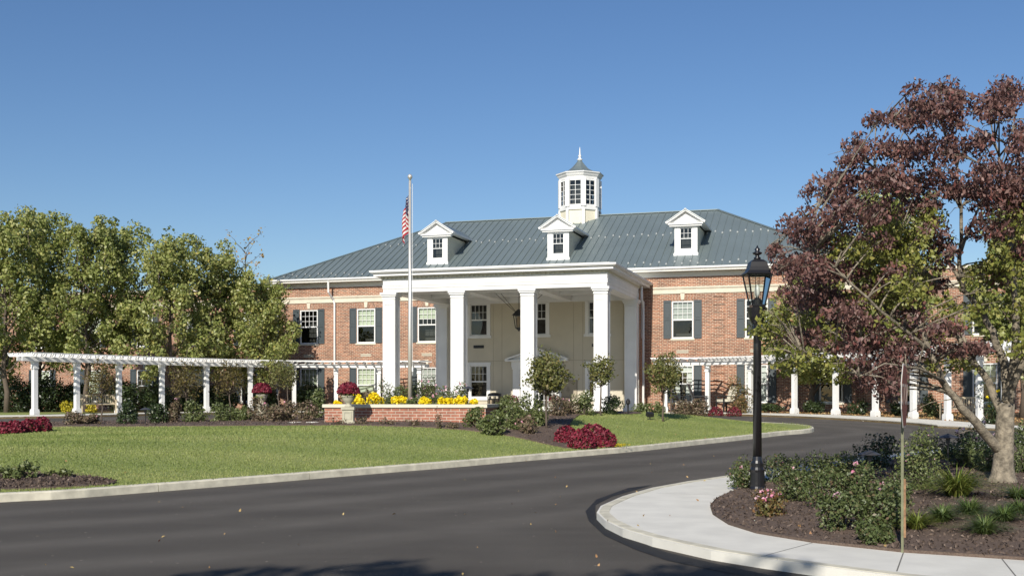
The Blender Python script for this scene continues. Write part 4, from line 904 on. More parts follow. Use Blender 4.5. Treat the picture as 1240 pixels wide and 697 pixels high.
# crest of the island: shrubs seen against the walk
for x, Y, hw, hh, m, lab in [(155, 33.5, 13, 21, 'dark_shrub', 'dark leafy shrub, first on the left crest of the lawn'), (191, 33.8, 13, 20, 'dark_shrub', 'dark leafy shrub, second on the left crest right of the path light'), (212, 34, 8, 22, 'bronze', 'thin bronze shrub between the dark crest shrubs'), (236, 34, 16, 21, 'shrub', 'wide green shrub below the fourth left pergola post'), (270, 34.2, 19, 20, 'shrub', 'wide green shrub below the fifth left pergola post'), (293, 34.5, 12, 15, 'shrub', 'low green shrub right of the wide crest shrubs'),
                       (312, 33.5, 14, 22, 'bronze', 'bronze rose shrub just left of the left urn pedestal'), (333, 33, 15, 17, 'bronze', 'bronze shrub in front of the left urn pedestal'), (352, 33.4, 16, 19, 'bronze', 'bronze pink shrub between urn and brick planter'), (372, 33, 14, 18, 'bronze', 'bronze shrub left of the brick planter'), (385, 35, 14, 26, 'shrub', 'green shrub touching the left end of the brick planter'),
                       (90, 34, 14, 12, 'bronze', 'low thorny shrub at the far left crest beside the maroon row'), (112, 34, 13, 9, 'bronze', 'low thorny shrub in the grass left of the dark crest shrub'),
                       (575, 29.9, 14, 19, 'shrub', 'green shrub at the right end of the brick planter'), (596, 28.8, 17, 22, 'shrub', 'bright green shrub in front of the trash can, nearest the lawn'), (620, 30.2, 17, 24, 'shrub', 'green shrub below the third portico column'), (640, 29.5, 15, 19, 'bronze', 'bronze shrub left of the lollipop tree stem'), (634, 32, 14, 28, 'shrub', 'upright green shrub in front of the third portico column'), (651, 31.5, 12, 27, 'shrub', 'leafy shrub just left of the lollipop tree stem'),
                       (676, 35, 14, 20, 'bronze', 'brown shrub right of the lollipop tree stem'), (692, 36, 13, 16, 'bronze', 'brown shrub below the square plaque'), (708, 36, 17, 22, 'shrub', 'green shrub with yellow flecks left of the fourth portico column'), (741, 37, 14, 17, 'dark_shrub', 'dark shrub right of the fourth portico column'), (610, 33, 14, 22, 'shrub', 'green shrub right of the trash can')]:
    sh(x, 0, hw*1.1, hh*1.05, lab, m, 1500 if m != 'bronze' else 1000, .066, Y=Y, group='shrubs on the crest of the lawn', blossoms=3 if m == 'bronze' else 0, bsize=.04)
for x, Y, hw, hh, lab in [(440, 30.0, 12, 8, 'small dry shrub before the planter, right of the urn'), (470, 29.9, 12, 7, 'small dry shrub in front of the planter under the yellow mums'), (500, 29.6, 11, 8, 'small dry shrub in front of the planter centre'), (531, 29.4, 6, 20, 'thin upright sprig in front of the planter, right half'), (549, 29.5, 10, 6, 'small dry shrub near the right end of the planter'), (408, 30.0, 12, 9, 'small dry shrub at the left end of the planter')]:
    sh(x, 0, hw, hh, lab, 'bronze', 260, .05, Y=Y, group='dry shrubs before the brick planter')
# shrubs by the portico and pergolas
for x, Y, hw, hh, m, lab in [(778, 50.5, 12, 18, 'shrub', 'green shrub at the foot of the rear portico column'), (795, 51, 10, 13, 'shrub', 'low shrub between downspout and round lawn tree'), (826, 52.5, 16, 16, 'bronze', 'pinkish shrub under the first right pergola bay'), (846, 52.8, 14, 17, 'bronze', 'pinkish green shrub left of the second right pergola post'), (893, 54, 20, 34, 'autumn', 'big yellow green shrub behind the bright red mums'),
                       (935, 56, 14, 9, 'dark_shrub', 'low dark shrub under the window right of the lamp post'), (985, 54.5, 14, 16, 'dark_shrub', 'dark shrub between the fourth and fifth right pergola posts'), (1040, 52, 13, 14, 'dark_shrub', 'dark shrub behind the sixth right pergola post'), (1090, 50, 13, 14, 'dark_shrub', 'dark shrub behind the sign plate at the right pergola'), (1130, 48, 13, 22, 'shrub', 'green shrub at the right pergola beside the bench'), (1203, 41.5, 22, 44, 'dark_shrub', 'tall dark shrub with yellow flowers at the end of the right pergola')]:
    sh(x, 0, hw*1.1, hh, lab, m, 1500, .09, Y=Y, group='shrubs along the building', blossoms=12 if x == 1203 else 0, bm='yellow_mum', bsize=.08)
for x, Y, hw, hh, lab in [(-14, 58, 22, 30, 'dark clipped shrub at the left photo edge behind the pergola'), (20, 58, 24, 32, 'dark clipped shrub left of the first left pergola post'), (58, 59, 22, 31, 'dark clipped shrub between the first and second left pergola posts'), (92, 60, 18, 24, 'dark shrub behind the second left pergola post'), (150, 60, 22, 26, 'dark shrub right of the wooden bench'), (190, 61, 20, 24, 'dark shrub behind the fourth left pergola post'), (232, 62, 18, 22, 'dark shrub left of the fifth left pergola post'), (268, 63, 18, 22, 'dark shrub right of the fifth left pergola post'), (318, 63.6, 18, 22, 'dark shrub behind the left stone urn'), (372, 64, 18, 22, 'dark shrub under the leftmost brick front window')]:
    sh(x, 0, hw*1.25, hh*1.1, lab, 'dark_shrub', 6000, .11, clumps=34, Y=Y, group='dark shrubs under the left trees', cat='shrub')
sh(82, 0, 9, 12, 'yellow flowering shrub left of the wooden bench', 'yellow_leaf', 350, .1, Y=55.8); sh(112, 0, 8, 9, 'yellow flowering shrub behind the wooden bench', 'yellow_leaf', 300, .1, Y=57.2)
for x, yb, hw, hh, lab in [(3, 581, 14, 14, 'young green plant at the left edge of the near mulch bed'), (18, 582, 12, 13, 'young green plant second from the left in the near mulch bed'), (34, 580, 14, 18, 'largest young green plant in the near mulch bed'), (62, 577, 8, 5, 'tiny seedling in the near mulch bed'), (79, 579, 10, 10, 'lone young green plant at the right of the near mulch bed')]:
    sh(x, yb, hw, hh, lab, 'shrub', 260, .06, name='young_plant', cat='plant', group='young plants in the near bed', clumps=8)

# ------------------------------------------------------------------ planter, flagpole, urns
PP = [at(393, 480, 31.6), at(588, 480, 30.9)]; PL = Vector((PP[0].x, PP[0].y)); PR_ = Vector((PP[1].x, PP[1].y)); pd = PR_-PL; plen = pd.length; pang = math.atan2(pd.y, pd.x)
pz = island_h(*((PL+PR_)/2)); PT = 1.39
t = thing('brick_planter', 'long low red brick planter with pale stone cap holding yellow mums and flagpole', 'planter', (PL.x, PL.y, 0), pang)
D_ = 2.4
mb = MB()
for a in ((0, plen, 0, .3), (0, plen, D_-.3, D_), (0, .3, .3, D_-.3), (plen-.3, plen, .3, D_-.3)): mb.box(*a, pz-.3, PT-.09)
mb.build('wall', M['planter_brick'], t)
mb = MB()
for a in ((-.05, plen+.05, -.05, .34), (-.05, plen+.05, D_-.34, D_+.05), (-.05, .34, .34, D_-.34), (plen-.34, plen+.05, .34, D_-.34)): mb.box(*a, PT-.09, PT)
mb.build('cap', M['stone'], t)
MB().box(.3, plen-.3, .3, D_-.3, PT-.4, PT-.08).build('soil', M['mulch'], t)
def pl(f, d): v = at(393+202*f, 480, 31.6-.7*f+d); v.z = PT-.08; return v
YM = ['leftmost small yellow mum at the planter end', 'yellow mum right behind the urn in the planter', 'large yellow mum second from the urn', 'yellow mum left of the flagpole foot', 'yellow mum right of the flagpole foot', 'yellow mum in the middle right of the planter', 'yellow mum second from the right planter end', 'yellow mum at the right planter end']
for i, (x, r, h) in enumerate([(409, .12, .16), (433, .22, .3), (454, .3, .36), (484, .27, .27), (515, .26, .26), (539, .26, .27), (557, .22, .26), (570, .2, .22)]):
    tt = thing('mum_plant', YM[i], 'flowering plant', pl((x-393)/202., .65+.15*(i % 2)), 0, 'yellow mums in the planter'); cs = ball(7, .3)*np.array([r*.7, r*.6, h*.4])+np.array([0, 0, h*.5]); P = np.concatenate([c+ball(110, .5)*np.array([r*.42, r*.42, h*.42]) for c in cs])
    link('blossoms', leaf_mesh('blossoms', P, .06, M['yellow_mum'], .3, 0, .95), tt); g = ball(120, .3)*np.array([r*.8, r*.7, h*.35])+np.array([0, 0, h*.25]); link('foliage', leaf_mesh('foliage', g, .06, M['shrub']), tt)
for x, d, hw, hh, bl, lab in [(445, 1.5, .32, .45, 0, 'dusky shrub behind the urn in the planter'), (467, 1.6, .38, .62, 0, 'green shrub in the planter under the left portico column'), (486, 1.3, .3, .52, 0, 'green shrub left of the flagpole in the planter'), (503, 1.4, .35, .58, 4, 'green shrub right of the flagpole in the planter'), (522, 1.6, .4, .62, 6, 'tall green shrub in the planter with pink flowers'), (540, 1.4, .36, .5, 8, 'pink flowering shrub in the right half of the planter'), (556, 1.7, .3, .6, 3, 'airy shrub near the right end of the planter'), (500, .9, .3, .24, 5, 'low filler plant at the flagpole foot'), (468, .9, .3, .24, 0, 'low filler plant between two yellow mums'), (528, .9, .3, .24, 6, 'low filler plant with pink flowers in the planter')]:
    shrub('shrub', lab, pl((x-393)/202., d), (hw, hh), 800, .055, 'shrub' if x != 445 else 'bronze', group='shrubs inside the brick planter', blossoms=bl, bsize=.05)
fp = pl((496.5-393)/202., .9); ftop = EYE+(HZ-214)/FPX*fp.y
t = thing('flagpole', 'tall pale metal flagpole with ball top rising from the planter', 'flagpole', fp)
MB().tube([(0, 0, -.1), (0, 0, 2.), (0, 0, ftop-fp.z-.12)], [.062, .058, .036], 14).lathe([(.1, 0), (.1, .06), (.07, .1)], n=14).build('pole', M['pole'], t, True)
MB().lathe([(.01, 0), (.03, .01), (.03, .05), (.045, .06), (.068, .1), (.068, .14), (.04, .18), (.005, .195)], (0, 0, ftop-fp.z-.12), 12).build('ball', M['pole'], t, True)
MB().tube([(.075, .0, .9), (.07, .01, ftop-fp.z-.2)], .006, 5).box(.05, .09, -.02, .02, 1.0, 1.12).build('halyard', M['trim'], t)
# limp flag
hz0 = EYE+(HZ-236)/FPX*fp.y-fp.z; hoist, fly = .92, .75
fl = MB(); ni, nj = 40, 26; V = []
for j in range(nj+1):
    for i in range(ni+1):
        s = i/ni; h = j/nj
        z = hz0-h*hoist*.92-s*fly*.62-.1*s*s; spr = .04+.115*min(1, h+s*.8)
        x = -.05-spr*(.5+.5*math.sin(s*9.+h*1.2))+.05*h*math.sin(s*4)-.035*s; y = .07*math.sin(s*15.+2.*h)*(.4+s)+.03
        if s < .12: x = -.045-s*.3
        V.append((x, y-.02, z))
F = []; FM = []
for j in range(nj):
    for i in range(ni):
        F.append((j*(ni+1)+i, j*(ni+1)+i+1, (j+1)*(ni+1)+i+1, (j+1)*(ni+1)+i))
        if j < 14 and i < 16: FM.append(0 if (j % 3 == 1 and i % 3 == 1) else 2)
        else: FM.append(1 if (j//2) % 2 == 0 else 0)
me = bpy.data.meshes.new('flag'); me.from_pydata(V, [], F)
for m_ in (mat('flag_white', (.75, .74, .72), .8, trans=.2), mat('flag_red', (.45, .02, .035), .8, trans=.2), mat('flag_blue', (.025, .03, .11), .8, trans=.2)): me.materials.append(m_)
me.polygons.foreach_set('material_index', FM); me.polygons.foreach_set('use_smooth', [True]*len(F)); me.update()
tag(link('flag', me, None, fp), 'red and white striped flag with starred blue canton hanging limp on the pole', 'flag')
# urns
def urn(pos, s, label, topz=None, ped=True, label2=None):
    if ped:
        t = thing('stone_pedestal', label2, 'pedestal', pos); mb = MB()
        for a, z0, z1 in ((.3, 0, .12), (.24, .12, .62), (.29, .62, .74)): mb.box(-a*s, a*s, -a*s, a*s, z0*s-(.1 if z0 == 0 else 0), z1*s)
        mb.build('block', M['urn'], t)
        for f in (1,): MB().box(-.17*s, .17*s, -.262*s, -.241*s, .2*s, .24*s).box(-.17*s, .17*s, -.262*s, -.241*s, .5*s, .54*s).box(-.17*s, -.13*s, -.262*s, -.241*s, .24*s, .5*s).box(.13*s, .17*s, -.262*s, -.241*s, .24*s, .5*s).build('raised_panel', M['urn'], t)
        pos = Vector(pos)+Vector((0, 0, .74*s))
    t = thing('stone_urn', label, 'urn', pos); MB().lathe([(.17*s, .002), (.17*s, .05*s), (.1*s, .1*s), (.1*s, .14*s), (.2*s, .22*s), (.27*s, .34*s), (.3*s, .44*s), (.33*s, .46*s), (.33*s, .5*s), (.27*s, .5*s), (.25*s, .42*s)], n=24).build('bowl', M['urn'], t, True)
    return Vector(pos)+Vector((0, 0, .47*s))
def urn_mum(top, s, label):
    sh_ = shrub('trailing_plant', 'yellow green trailing leaves under the '+label, top-Vector((0, 0, .12*s)), (.36*s, .26*s), 260, .06, 'strap', cat='plant'); return mum(top+Vector((0, 0, .06)), .42*s, label, h=.42*s, n=1700)
UB = at(422, 480, 30.6); p = urn(gz(UB.x, UB.y), .62, 'pale stone urn before the left end of the brick planter', label2='square stone pedestal against the left end of the brick planter'); urn_mum(p, .72, 'dark maroon mum in the urn by the brick planter')
UB = at(317, 480, 36.5); p = urn(gz(UB.x, UB.y), .62, 'pale stone urn beside the sixth left pergola post', label2='square stone pedestal behind the bronze shrubs on the left'); urn_mum(p, .74, 'bright crimson mum in the urn by the left pergola')
for u, lab in ((-8.95+.35, 'left'), (-6.3, 'right')):
    q = bw(u, -2.9, FZ); p = urn(q, 1.15, 'stone urn on the porch floor %s of the entrance door' % lab, ped=False); mum(p, .33, 'red mum in the porch urn %s of the entrance door' % lab, h=.35, n=600)

# ------------------------------------------------------------------ pergolas
def pergola(posts, label, ends):
    z0 = [ground(*p) for p in posts]; top = 3.2; n = len(posts)
    t = thing('pergola', label, 'pergola', (posts[0][0], posts[0][1], 0)); O = Vector((posts[0][0], posts[0][1], 0))
    P = [Vector((*p, 0))-O for p in posts]
    ta = [(P[min(i+1, n-1)]-P[max(i-1, 0)]).normalized() for i in range(n)]
    for i in range(n):
        d = ta[i]; s = Vector((-d.y, d.x, 0)); mb = MB(); c = P[i]; zb = z0[i]
        def bx(h, a, b): mb.obox(c+Vector((0, 0, (a+b)/2)), d*h, s*h, (0, 0, (b-a)/2))
        bx(.15, zb-.05, zb+.2); bx(.135, zb+.2, zb+.26); bx(.1, zb+.26, top-.3); bx(.13, top-.34, top-.28); bx(.118, top-.28, top-.06); bx(.14, top-.06, top-.001)
        mb.build('post', M['white'], t)
    e0 = P[0]-ta[0]*ends[0]; e1 = P[-1]+ta[-1]*ends[1]; line = [e0]+P+[e1]; tt = [ta[0]]+ta+[ta[-1]]
    for sd in (-.19, .19):                                   # twin beams
        mb = MB(); L_ = [p+Vector((-d.y, d.x, 0))*sd for p, d in zip(line, tt)]
        for i in range(len(L_)-1):
            a, b = L_[i], L_[i+1]; d = (b-a).normalized(); mb.bar(a+Vector((0, 0, top+.095)), b+Vector((0, 0, top+.095)), .06, .19)
        mb.build('beam', M['white'], t)
    A = np.array([[p.x, p.y] for p in line]); sarr = np.r_[0, np.cumsum(np.linalg.norm(np.diff(A, axis=0), axis=1))]; k = .1
    while k < sarr[-1]-.05:                                  # rafters with cut ends
        c = Vector((np.interp(k, sarr, A[:, 0]), np.interp(k, sarr, A[:, 1]), 0)); c2 = Vector((np.interp(min(k+.2, sarr[-1]), sarr, A[:, 0]), np.interp(min(k+.2, sarr[-1]), sarr, A[:, 1]), 0)); c1 = Vector((np.interp(max(0, k-.2), sarr, A[:, 0]), np.interp(max(0, k-.2), sarr, A[:, 1]), 0))
        d = (c2-c1).normalized(); s = Vector((-d.y, d.x, 0)); r = 1.0; za, zb_ = top+.193, top+.32; mb = MB(); h = .025
        prof = [(-r, za+.08), (-r+.14, za), (r-.14, za), (r, za+.08), (r, zb_), (-r, zb_)]; m_ = len(prof)
        mb.add([c+s*q-d*h+Vector((0, 0, z)) for q, z in prof]+[c+s*q+d*h+Vector((0, 0, z)) for q, z in prof], [tuple(range(m_)), tuple(range(2*m_-1, m_-1, -1))]+[(i, i+m_, (i+1) % m_+m_, (i+1) % m_) for i in range(m_)])
        mb.build('rafter', M['white'], t); k += .46
    for sd in (-.9, -.54, -.18, .18, .54, .9):               # purlins
        mb = MB(); L_ = [p+Vector((-d.y, d.x, 0))*sd for p, d in zip(line, tt)]
        for i in range(len(L_)-1): mb.bar(L_[i]+Vector((0, 0, top+.343)), L_[i+1]+Vector((0, 0, top+.343)), .045, .045)
        mb.build('purlin', M['white'], t)
pergola(PERG_L, 'curved white pergola on the left, running from the bench to the portico', (.75, .5))
pergola(PERG_R, 'curved white pergola on the right, partly hidden by the maroon tree', (.6, .3))

# ------------------------------------------------------------------ lamp post, sign, lights, can, benches, chairs
lp = gp(917, 592)
t = thing('lamp_post', 'tall black lamp post with a four sided glass lantern beside the sidewalk', 'lamp post', lp, R(2))
LH = (592-297)/FPX*lp.y-.14; k_ = LH/3.9
MB().lathe([(.125, -.1), (.125, .02), (.112, .05), (.108, .26), (.112, .3), (.095, .34), (.095, .4), (.08, .44), (.07, .5)], n=18).build('base', M['black'], t)
MB().lathe([(.068, .5), (.06, 2.2), (.058, LH-1.2), (.085, LH-1.19), (.085, LH-1.12), (.066, LH-1.11), (.066, LH-1.02)], n=18).build('shaft', M['black'], t, True)
ln = link('lantern', None, t, (0, 0, LH-1.05)); q = math.pi/4; rr2 = math.sqrt(2)
mb = MB(); mb.lathe([(.07, 0), (.1, .03), (.13, .1), (.145, .2), (.15, .24)], n=18); mb.lathe([(.1*rr2*.95, .24), (.1*rr2, .28)], n=4, rot=q)
b0, b1, zb, zt = .095, .178, .28, .74
for sx in (-1, 1):
    for sy in (-1, 1): mb.bar((sx*b0, sy*b0, zb), (sx*b1, sy*b1, zt), .018, .018)
for s in (-1, 1):
    mb.bar((s*.04, -b0, zb), (s*.075, -b1, zt), .008, .008); mb.bar((s*.04, b0, zb), (s*.075, b1, zt), .008, .008)
for a, z in ((b0, zb), (b1, zt)):
    for i in range(4):
        c = [(-a, -a), (a, -a), (a, a), (-a, a)]; mb.bar((*c[i], z), (*c[(i+1) % 4], z), .02, .02)
mb.build('cage', M['black'], ln)
mb = MB(); mb.lathe([(.205*rr2, .74), (.21*rr2, .755), (.16*rr2, .80), (.135*rr2, .86), (.118*rr2, .93), (.08*rr2, .965), (.05*rr2, .975)], n=4, rot=q); mb.build('roof', M['lamp_roof'], ln)
MB().lathe([(.05, .97), (.055, 1.0), (.03, 1.02), (.03, 1.04), (.075, 1.065), (.075, 1.075), (.03, 1.10), (.045, 1.13), (.02, 1.155), (.004, 1.19)], n=14).build('finial', M['black'], ln, True)
mb = MB()
for i in range(4):
    c0 = [(-b0, -b0), (b0, -b0), (b0, b0), (-b0, b0)]; c1 = [(-b1, -b1), (b1, -b1), (b1, b1), (-b1, b1)]; j = (i+1) % 4
    mb.quad((*[v*.98 for v in c0[i]], zb), (*[v*.98 for v in c0[j]], zb), (*[v*.98 for v in c1[j]], zt), (*[v*.98 for v in c1[i]], zt))
mb.build('glass', M['lamp_glass'], ln)
MB().lathe([(.07, .27), (.07, .36), (.04, .38), (.03, .40)], n=14).build('burner', M['blackmat'], ln); MB().lathe([(.02, .4), (.04, .46), (.04, .54), (.015, .59)], n=12).build('bulb', mat('frosted_bulb', (.7, .7, .66), .3), ln, True)

sp_ = gp(1096, 667); s_ = sp_.y/FPX; top = (667-442)*s_; ph = .61/2
SN = Vector((.915, -.404, 0)); ang = math.atan2(SN.y, SN.x)       # the plate faces the road beyond the right edge
t = thing('stop_sign', 'octagonal red stop sign seen almost edge on, on a thin green post', 'road sign', sp_, ang)
mb = MB(); mb.box(-.036, -.030, -.014, .014, -.2, top-.1).box(-.030, -.013, -.014, -.01, -.2, top-.1).box(-.030, -.013, .01, .014, -.2, top-.1); mb.build('post', mat('green_post', (.17, .175, .105), .6, metal=.3, var=.3, vscale=9), t)
MB().box(-.0125, .008, -.012, .012, .12, .68).build('splice_stake', mat('rusty_stake', (.24, .14, .075), .9, var=.5, vscale=20), t)
def octa(r, x0, x1, z): 
    a = [(math.cos(R(22.5+45*k))*r, math.sin(R(22.5+45*k))*r+z) for k in range(8)]; mb = MB()
    mb.add([(x0, y, zz) for y, zz in a]+[(x1, y, zz) for y, zz in a], [tuple(range(7, -1, -1)), tuple(range(8, 16))]+[(k, (k+1) % 8, (k+1) % 8+8, k+8) for k in range(8)]); return mb
cz = top-ph; ro8 = ph/math.cos(R(22.5))
octa(ro8, -.012, -.006, cz).build('plate', mat('sign_aluminium', (.5, .5, .48), .5), t)
octa(ro8-.003, -.0055, -.004, cz).build('white_border', mat('sign_white', (.4, .32, .27), .7), t)
octa(ro8-.022, -.0035, -.002, cz).build('red_face', mat('sign_red', (.2, .05, .028), .7, var=.25, vscale=5), t)
cv = bpy.data.curves.new('lettering', 'FONT'); cv.body = 'STOP'; cv.size = .29; cv.align_x = 'CENTER'; cv.align_y = 'CENTER'; cv.extrude = .0008; tmp = bpy.data.objects.new('lettering', cv); COL.objects.link(tmp); bpy.context.view_layer.update()
lme = bpy.data.meshes.new_from_object(tmp.evaluated_get(bpy.context.evaluated_depsgraph_get())); bpy.data.objects.remove(tmp); lme.materials.clear(); lme.materials.append(bpy.data.materials['sign_white'])
o = link('lettering', lme, t, (-.001, 0, cz)); o.rotation_euler = (R(90), 0, R(90))

def path_light(pos, h, label, r=.13):
    t = thing('path_light', label, 'path light', pos); MB().tube([(0, 0, -.1), (0, 0, h-.06)], .014, 8).build('stem', M['blackmat'], t)
    MB().lathe([(r, h-.055), (r*1.02, h-.045), (r*.45, h-.005), (r*.15, h+.01), (.01, h+.02)], n=20).lathe([(.035, h-.14), (.035, h-.05)], n=12).build('shade', mat('bronze_shade', (.05, .05, .055), .45), t)
p = gp(1053, 582); path_light(p, (582-546)/FPX*p.y, 'black pagoda path light among the roses left of the sign', .17)
p = gp(1148, 572); path_light(p, (572-526)/FPX*p.y, 'black pagoda path light near the tree trunk', .17)
Y = 32.5; p = gz((176-CX)/FPX*Y, Y); path_light(p, .5, 'path light between the two dark shrubs on the left crest', .16)
Y = 32.; p = gz((566.5-CX)/FPX*Y, Y); path_light(p, .95, 'path light behind the right end of the brick planter', .17)
Y = 37.5; p = gz((760.5-CX)/FPX*Y, Y); t = thing('path_light', 'slim black bollard light right of the fourth portico column', 'path light', p); MB().tube([(0, 0, -.1), (0, 0, .34)], .03, 8).build('stem', M['blackmat'], t); MB().lathe([(.04, .32), (.075, .36), (.075, .44), (.03, .5), (.01, .51)], n=12).build('shade', M['blackmat'], t)
p = gp(787, 508); t = thing('ground_spotlight', 'small black spotlight staked in the right lawn', 'spotlight', p, R(20)); MB().tube([(0, 0, -.08), (0, 0, .13)], .02, 8).build('stake', M['blackmat'], t); MB().obox((0, 0, .17), (.11, 0, 0), (0, .07, .03), (0, -.02, .055)).box(-.13, .13, -.02, .02, .22, .235).build('head', M['blackmat'], t)
# trash can on the porch
t = thing('trash_can', 'tan trash can with black domed lid on the porch', 'trash can', bw(-9.75, -2.4, FZ), -TH)
MB().lathe([(.33, 0), (.35, .02), (.36, .66), (.37, .68)], n=24).build('body', mat('tan_panel', (.3, .24, .16), .8, var=.15, vscale=25), t)
mb = MB()
for k in range(8): a = k*math.pi/4+.2; mb.tube([(math.cos(a)*.375, math.sin(a)*.375, .0), (math.cos(a)*.375, math.sin(a)*.375, .84)], .03, 6)
mb.lathe([(.38, .66), (.38, .72), (.36, .72)], n=24); mb.lathe([(.38, .85), (.4, .87), (.39, .93), (.32, 1.0), (.18, 1.04), (.02, 1.05)], n=24); mb.build('lid', M['black'], t)
# hanging lantern of the porch
t = thing('hanging_lantern', 'black metal lantern hanging on chains from the porch ceiling', 'lantern', bw(-7.5, -5.5, 4.95), -TH)
mb = MB()
for sx in (-1, 1):
    for sy in (-1, 1): mb.bar((sx*.14, sy*.14, .12), (sx*.22, sy*.22, .75), .03, .03)
for a, z in ((.14, .12), (.22, .75)):
    for i in range(4): c = [(-a, -a), (a, -a), (a, a), (-a, a)]; mb.bar((*c[i], z), (*c[(i+1) % 4], z), .03, .03)
mb.lathe([(.19, .1), (.08, .02), (.02, -.05)], n=4, rot=q); mb.build('cage', M['blackmat'], t)
MB().lathe([(.29*rr2, .76), (.2*rr2, .86), (.1*rr2, 1.0), (.03, 1.08)], n=4, rot=q).build('hood', M['blackmat'], t)
MB().lathe([(.1, .15), (.12, .5), (.09, .7)], n=12).build('lamp_glass', mat('amber_glass', (.3, .22, .12), .3), t)
for dx, dy in ((0, 0), (-.95, 0), (-1.25, .1), (1.35, 0)):
    MB().tube([(dx*.06, 0, 1.0 if dx == 0 else .82), (dx, dy, 1.88 if abs(dx) > 0 else 1.99)], .013, 5).build('chain', M['blackmat'], t)
# benches
def bench(pos, rz, label, wid=1.6):
    t = thing('wooden_bench', label, 'bench', pos, rz); mb = MB()
    for k in range(4): mb.box(-wid/2, wid/2, -.25+k*.125, -.15+k*.125, .41, .44)
    mb.build('seat', M['teak'], t); mb = MB(); n = int(wid/.11)
    for k in range(n): x = -wid/2+.1+(wid-.2)*k/(n-1); mb.box(x-.025, x+.025, .25, .275, .5, .82)
    mb.box(-wid/2+.06, wid/2-.06, .24, .285, .82, .9); mb.box(-wid/2+.06, wid/2-.06, .24, .285, .45, .5); mb.build('backrest', M['teak'], t)
    for sx in (-1, 1):
        x0, x1 = sorted((sx*(wid/2), sx*(wid/2-.06)))
        MB().box(x0, x1, -.28, -.22, 0, .62).build('leg', M['teak'], t); MB().box(x0, x1, .236, .289, 0, .92).build('leg', M['teak'], t); MB().box(x0-.01, x1+.01, -.31, .235, .62, .655).build('armrest', M['teak'], t)
        MB().box(x0, x1, -.22, .236, .34, .41).build('rail', M['teak'], t)
bench(gz((119-CX)/FPX*54.3, 54.3), R(28), 'weathered wooden bench with slatted back under the left pergola')
bench(gz((1163-CX)/FPX*45.3, 45.3), R(-55), 'wooden bench under the right pergola near the tree trunk', 1.5)
# rocking chairs
def rocker(pos, rz, label, cushion=False):
    t = thing('rocking_chair', label, 'rocking chair', pos, rz); t.scale = (1.3, 1.2, 1.2); m_ = M['blackmat']
    mb = MB(); mb.box(-.28, .28, -.26, .26, .4, .44); mb.build('seat', m_, t); mb = MB()
    for sx in (-1, 1): mb.bar((sx*.27, .26, .42), (sx*.27, .56, 1.2), .05, .05)
    for k in range(6): f = (k+1)/6.5; mb.bar((-.27, .26+.3*f, .42+.78*f), (.27, .26+.3*f, .42+.78*f), .03, .075)
    mb.build('backrest', m_, t)
    for sx in (-1, 1):
        MB().box(sx*.27-.025, sx*.27+.025, -.26, -.21, .06, .66).build('leg', m_, t); MB().box(sx*.27-.025, sx*.27+.025, .21, .26, .06, .44).build('leg', m_, t); MB().box(sx*.3-.05, sx*.3+.05, -.32, .3, .66, .69).build('armrest', m_, t)
        MB().tube([(sx*.27, -.5, .1), (sx*.27, -.25, .035), (sx*.27, .05, .02), (sx*.27, .35, .05), (sx*.27, .6, .13)], .025, 6).build('rocker', m_, t)
    if cushion:
        MB().obox((0, .0, .5), (.25, 0, 0), (0, .24, .01), (0, 0, .05)).obox((0, .36, .8), (.25, 0, 0), (0, .09, .28), (0, -.04, .012)).build('cushion', mat('floral_cushion', (.55, .52, .42), .9, var=.5, vscale=9), t)
for x, Y, rz, lab, cu_ in [(826, 57.8, 60, 'black rocking chair in front of the curtained window, tipped left', False), (849, 57.4, 75, 'black slat backed rocking chair behind the second right pergola post', False), (878, 56.8, -70, 'black rocking chair with pale floral cushions right of the post', True)]:
    rocker(gz((x-CX)/FPX*Y, Y), R(rz), lab, cu_)
# pale stones in the crest bed
for x, Y, lab in [(357, 31.8, 'flat pale stepping stone in the bed left of the planter'), (378, 31.6, 'flat pale stone beside the left planter end')]:
    p = gz((x-CX)/FPX*Y, Y); t = tag(MB().lathe([(.2, -.06), (.21, .0), (.18, .035), (.06, .04)], n=9).build('garden_stone', M['concrete'], None, False, p), lab, 'stone')

# ------------------------------------------------------------------ grass blades, bark chips, fallen leaves
def scatter(poly_test, box, n, near):
    x0, x1, y0, y1 = box; Y = y0+(y1-y0)*rng.random(n)**near; X = x0+(x1-x0)*rng.random(n); return [(a, b) for a, b in zip(X, Y) if poly_test(a, b)]
LI = lawn_in
lt = lambda X, Y: abs(X/Y) < .5 and inside(LI, X, Y) and not inside(BED1, X, Y) and not inside(BED2, X, Y)
G = scatter(lt, (-13, 9, 15.8, 40), 300000, 1.7)
A = np.array([(x, y, island_h(x, y)) for x, y in G[:110000]])
n = len(A); a = rng.random(n)*6.283; hgt = .014+.022*rng.random(n); d = np.stack([np.cos(a), np.sin(a), np.zeros(n)], 1); w = .005+.003*rng.random(n)+A[:, 1]*.00018
V = np.empty((n, 3, 3)); lean = rng.normal(size=(n, 2))*.016
V[:, 0] = A-d*w[:, None]; V[:, 1] = A+d*w[:, None]; V[:, 2] = A; V[:, 2, 2] += hgt; V[:, 2, :2] += lean; V[:, :2, 2] -= .01
me = bpy.data.meshes.new('grass'); me.vertices.add(3*n); me.vertices.foreach_set('co', V.reshape(-1)); me.loops.add(3*n); me.loops.foreach_set('vertex_index', np.arange(3*n)); me.polygons.add(n); me.polygons.foreach_set('loop_start', np.arange(n)*3); me.polygons.foreach_set('loop_total', np.full(n, 3))
stripe = .5+.5*np.sin(A[:, 0]*.22+A[:, 1]*2.1+.8*np.sin(A[:, 0]*.5))+.35*np.sin(A[:, 0]*.9+1.3*np.sin(A[:, 1]*.8))
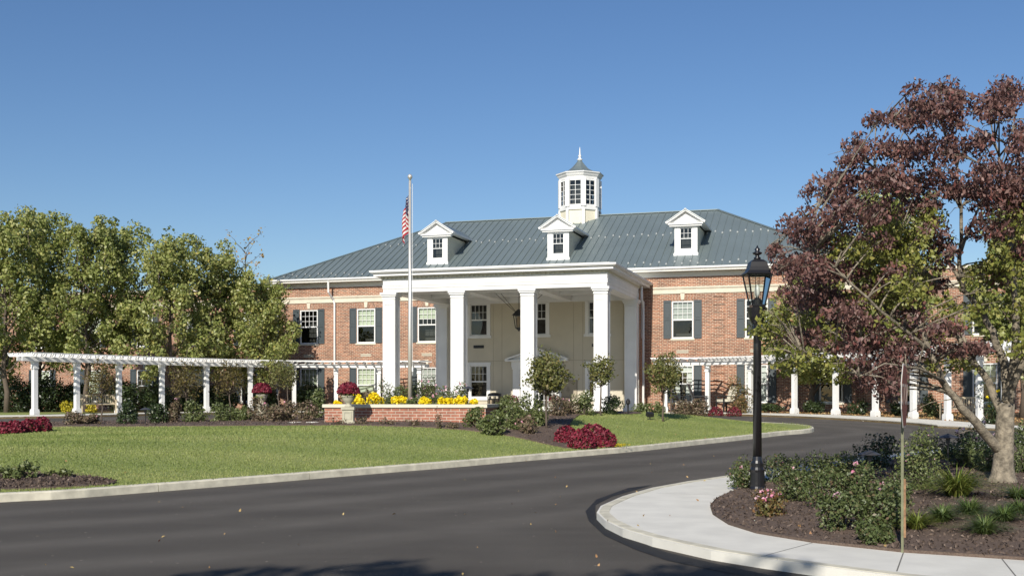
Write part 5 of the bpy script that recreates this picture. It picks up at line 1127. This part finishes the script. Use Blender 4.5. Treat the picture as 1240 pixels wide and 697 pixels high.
at_ = me.attributes.new('tint', 'FLOAT', 'FACE'); at_.data.foreach_set('value', np.clip(rng.beta(2, 2, n)*.75+.1+.3*(stripe-.5), 0, 1).astype(np.float32)); me.materials.append(M['grass']); me.update()
tag(link('grass', me), kind='stuff')
E = []; P_ = resample(lawn_in, .02)
for (x, y) in P_:
    if abs(x/y) < .5 and y < 41 and rng.random() < .75: E.append((x+rng.normal()*.03, y-.02+rng.normal()*.05))
A = np.array([(x, y, terr(y)+.115) for x, y in E]); n = len(A); a = rng.random(n)*6.283; d = np.stack([np.cos(a), np.sin(a), np.zeros(n)], 1); V = np.empty((n, 3, 3)); w = (.006+.006*rng.random(n)+A[:, 1]*.0002)[:, None]
V[:, 0] = A-d*w; V[:, 1] = A+d*w; V[:, 2] = A; V[:, 2, 2] += .03+.05*rng.random(n); V[:, 2, :2] += rng.normal(size=(n, 2))*.035; V[:, :2, 2] -= .02
me = bpy.data.meshes.new('edge_grass'); me.from_pydata([tuple(p) for p in V.reshape(-1, 3)], [], [(3*i, 3*i+1, 3*i+2) for i in range(n)]); at_ = me.attributes.new('tint', 'FLOAT', 'FACE'); at_.data.foreach_set('value', np.clip(rng.beta(2, 2, n)*1.1, 0, 1).astype(np.float32)); me.materials.append(M['grass']); me.update(); tag(link('edge_grass', me), kind='stuff')
def flakes(name, pts, size, m, lift=.012):
    P = np.array(pts); P[:, 2] += lift*rng.random(len(P))+.004; tag(link(name, leaf_mesh(name, P, size, M[m], .55, 0, .45)), kind='stuff')
C = [(x, y, bed_h(x, y)) for x, y in scatter(lambda X, Y: inside(BED_IN, X, Y) and X/Y < .5, (1, 12, 9, 24), 42000, 1.3)]
flakes('mulch_chips', C, .042, 'chip', .025)
C = [(x, y, island_h(x, y)+.02) for x, y in scatter(lambda X, Y: inside(BED1, X, Y), (-9, -4, 15, 20), 14000, 1.)]+[(x, y, island_h(x, y)+.02) for x, y in scatter(lambda X, Y: inside(BED2, X, Y), (-15, 4, 26, 36), 14000, 1.)]
flakes('mulch_chips', C, .05, 'chip', .03)
C = [(x, y, ground(x, y)) for x, y in scatter(lambda X, Y: abs(X/Y) < .48, (-12, 14, 9, 34), 220, 1.2)]+[(x, y, bed_h(x, y)) for x, y in scatter(lambda X, Y: inside(BED_IN, X, Y), (3, 9, 10, 20), 40, 1.)]
flakes('fallen_leaves', C, .05, 'dead', .01)
C = [(x, y, ground(x, y)) for x, y in scatter(lambda X, Y: inside(GROUNDS, X, Y) and not inside(WALK, X, Y), (4, 22, 42, 62), 7000, 1.)]
flakes('leaf_litter', C, .1, 'dead', .03)
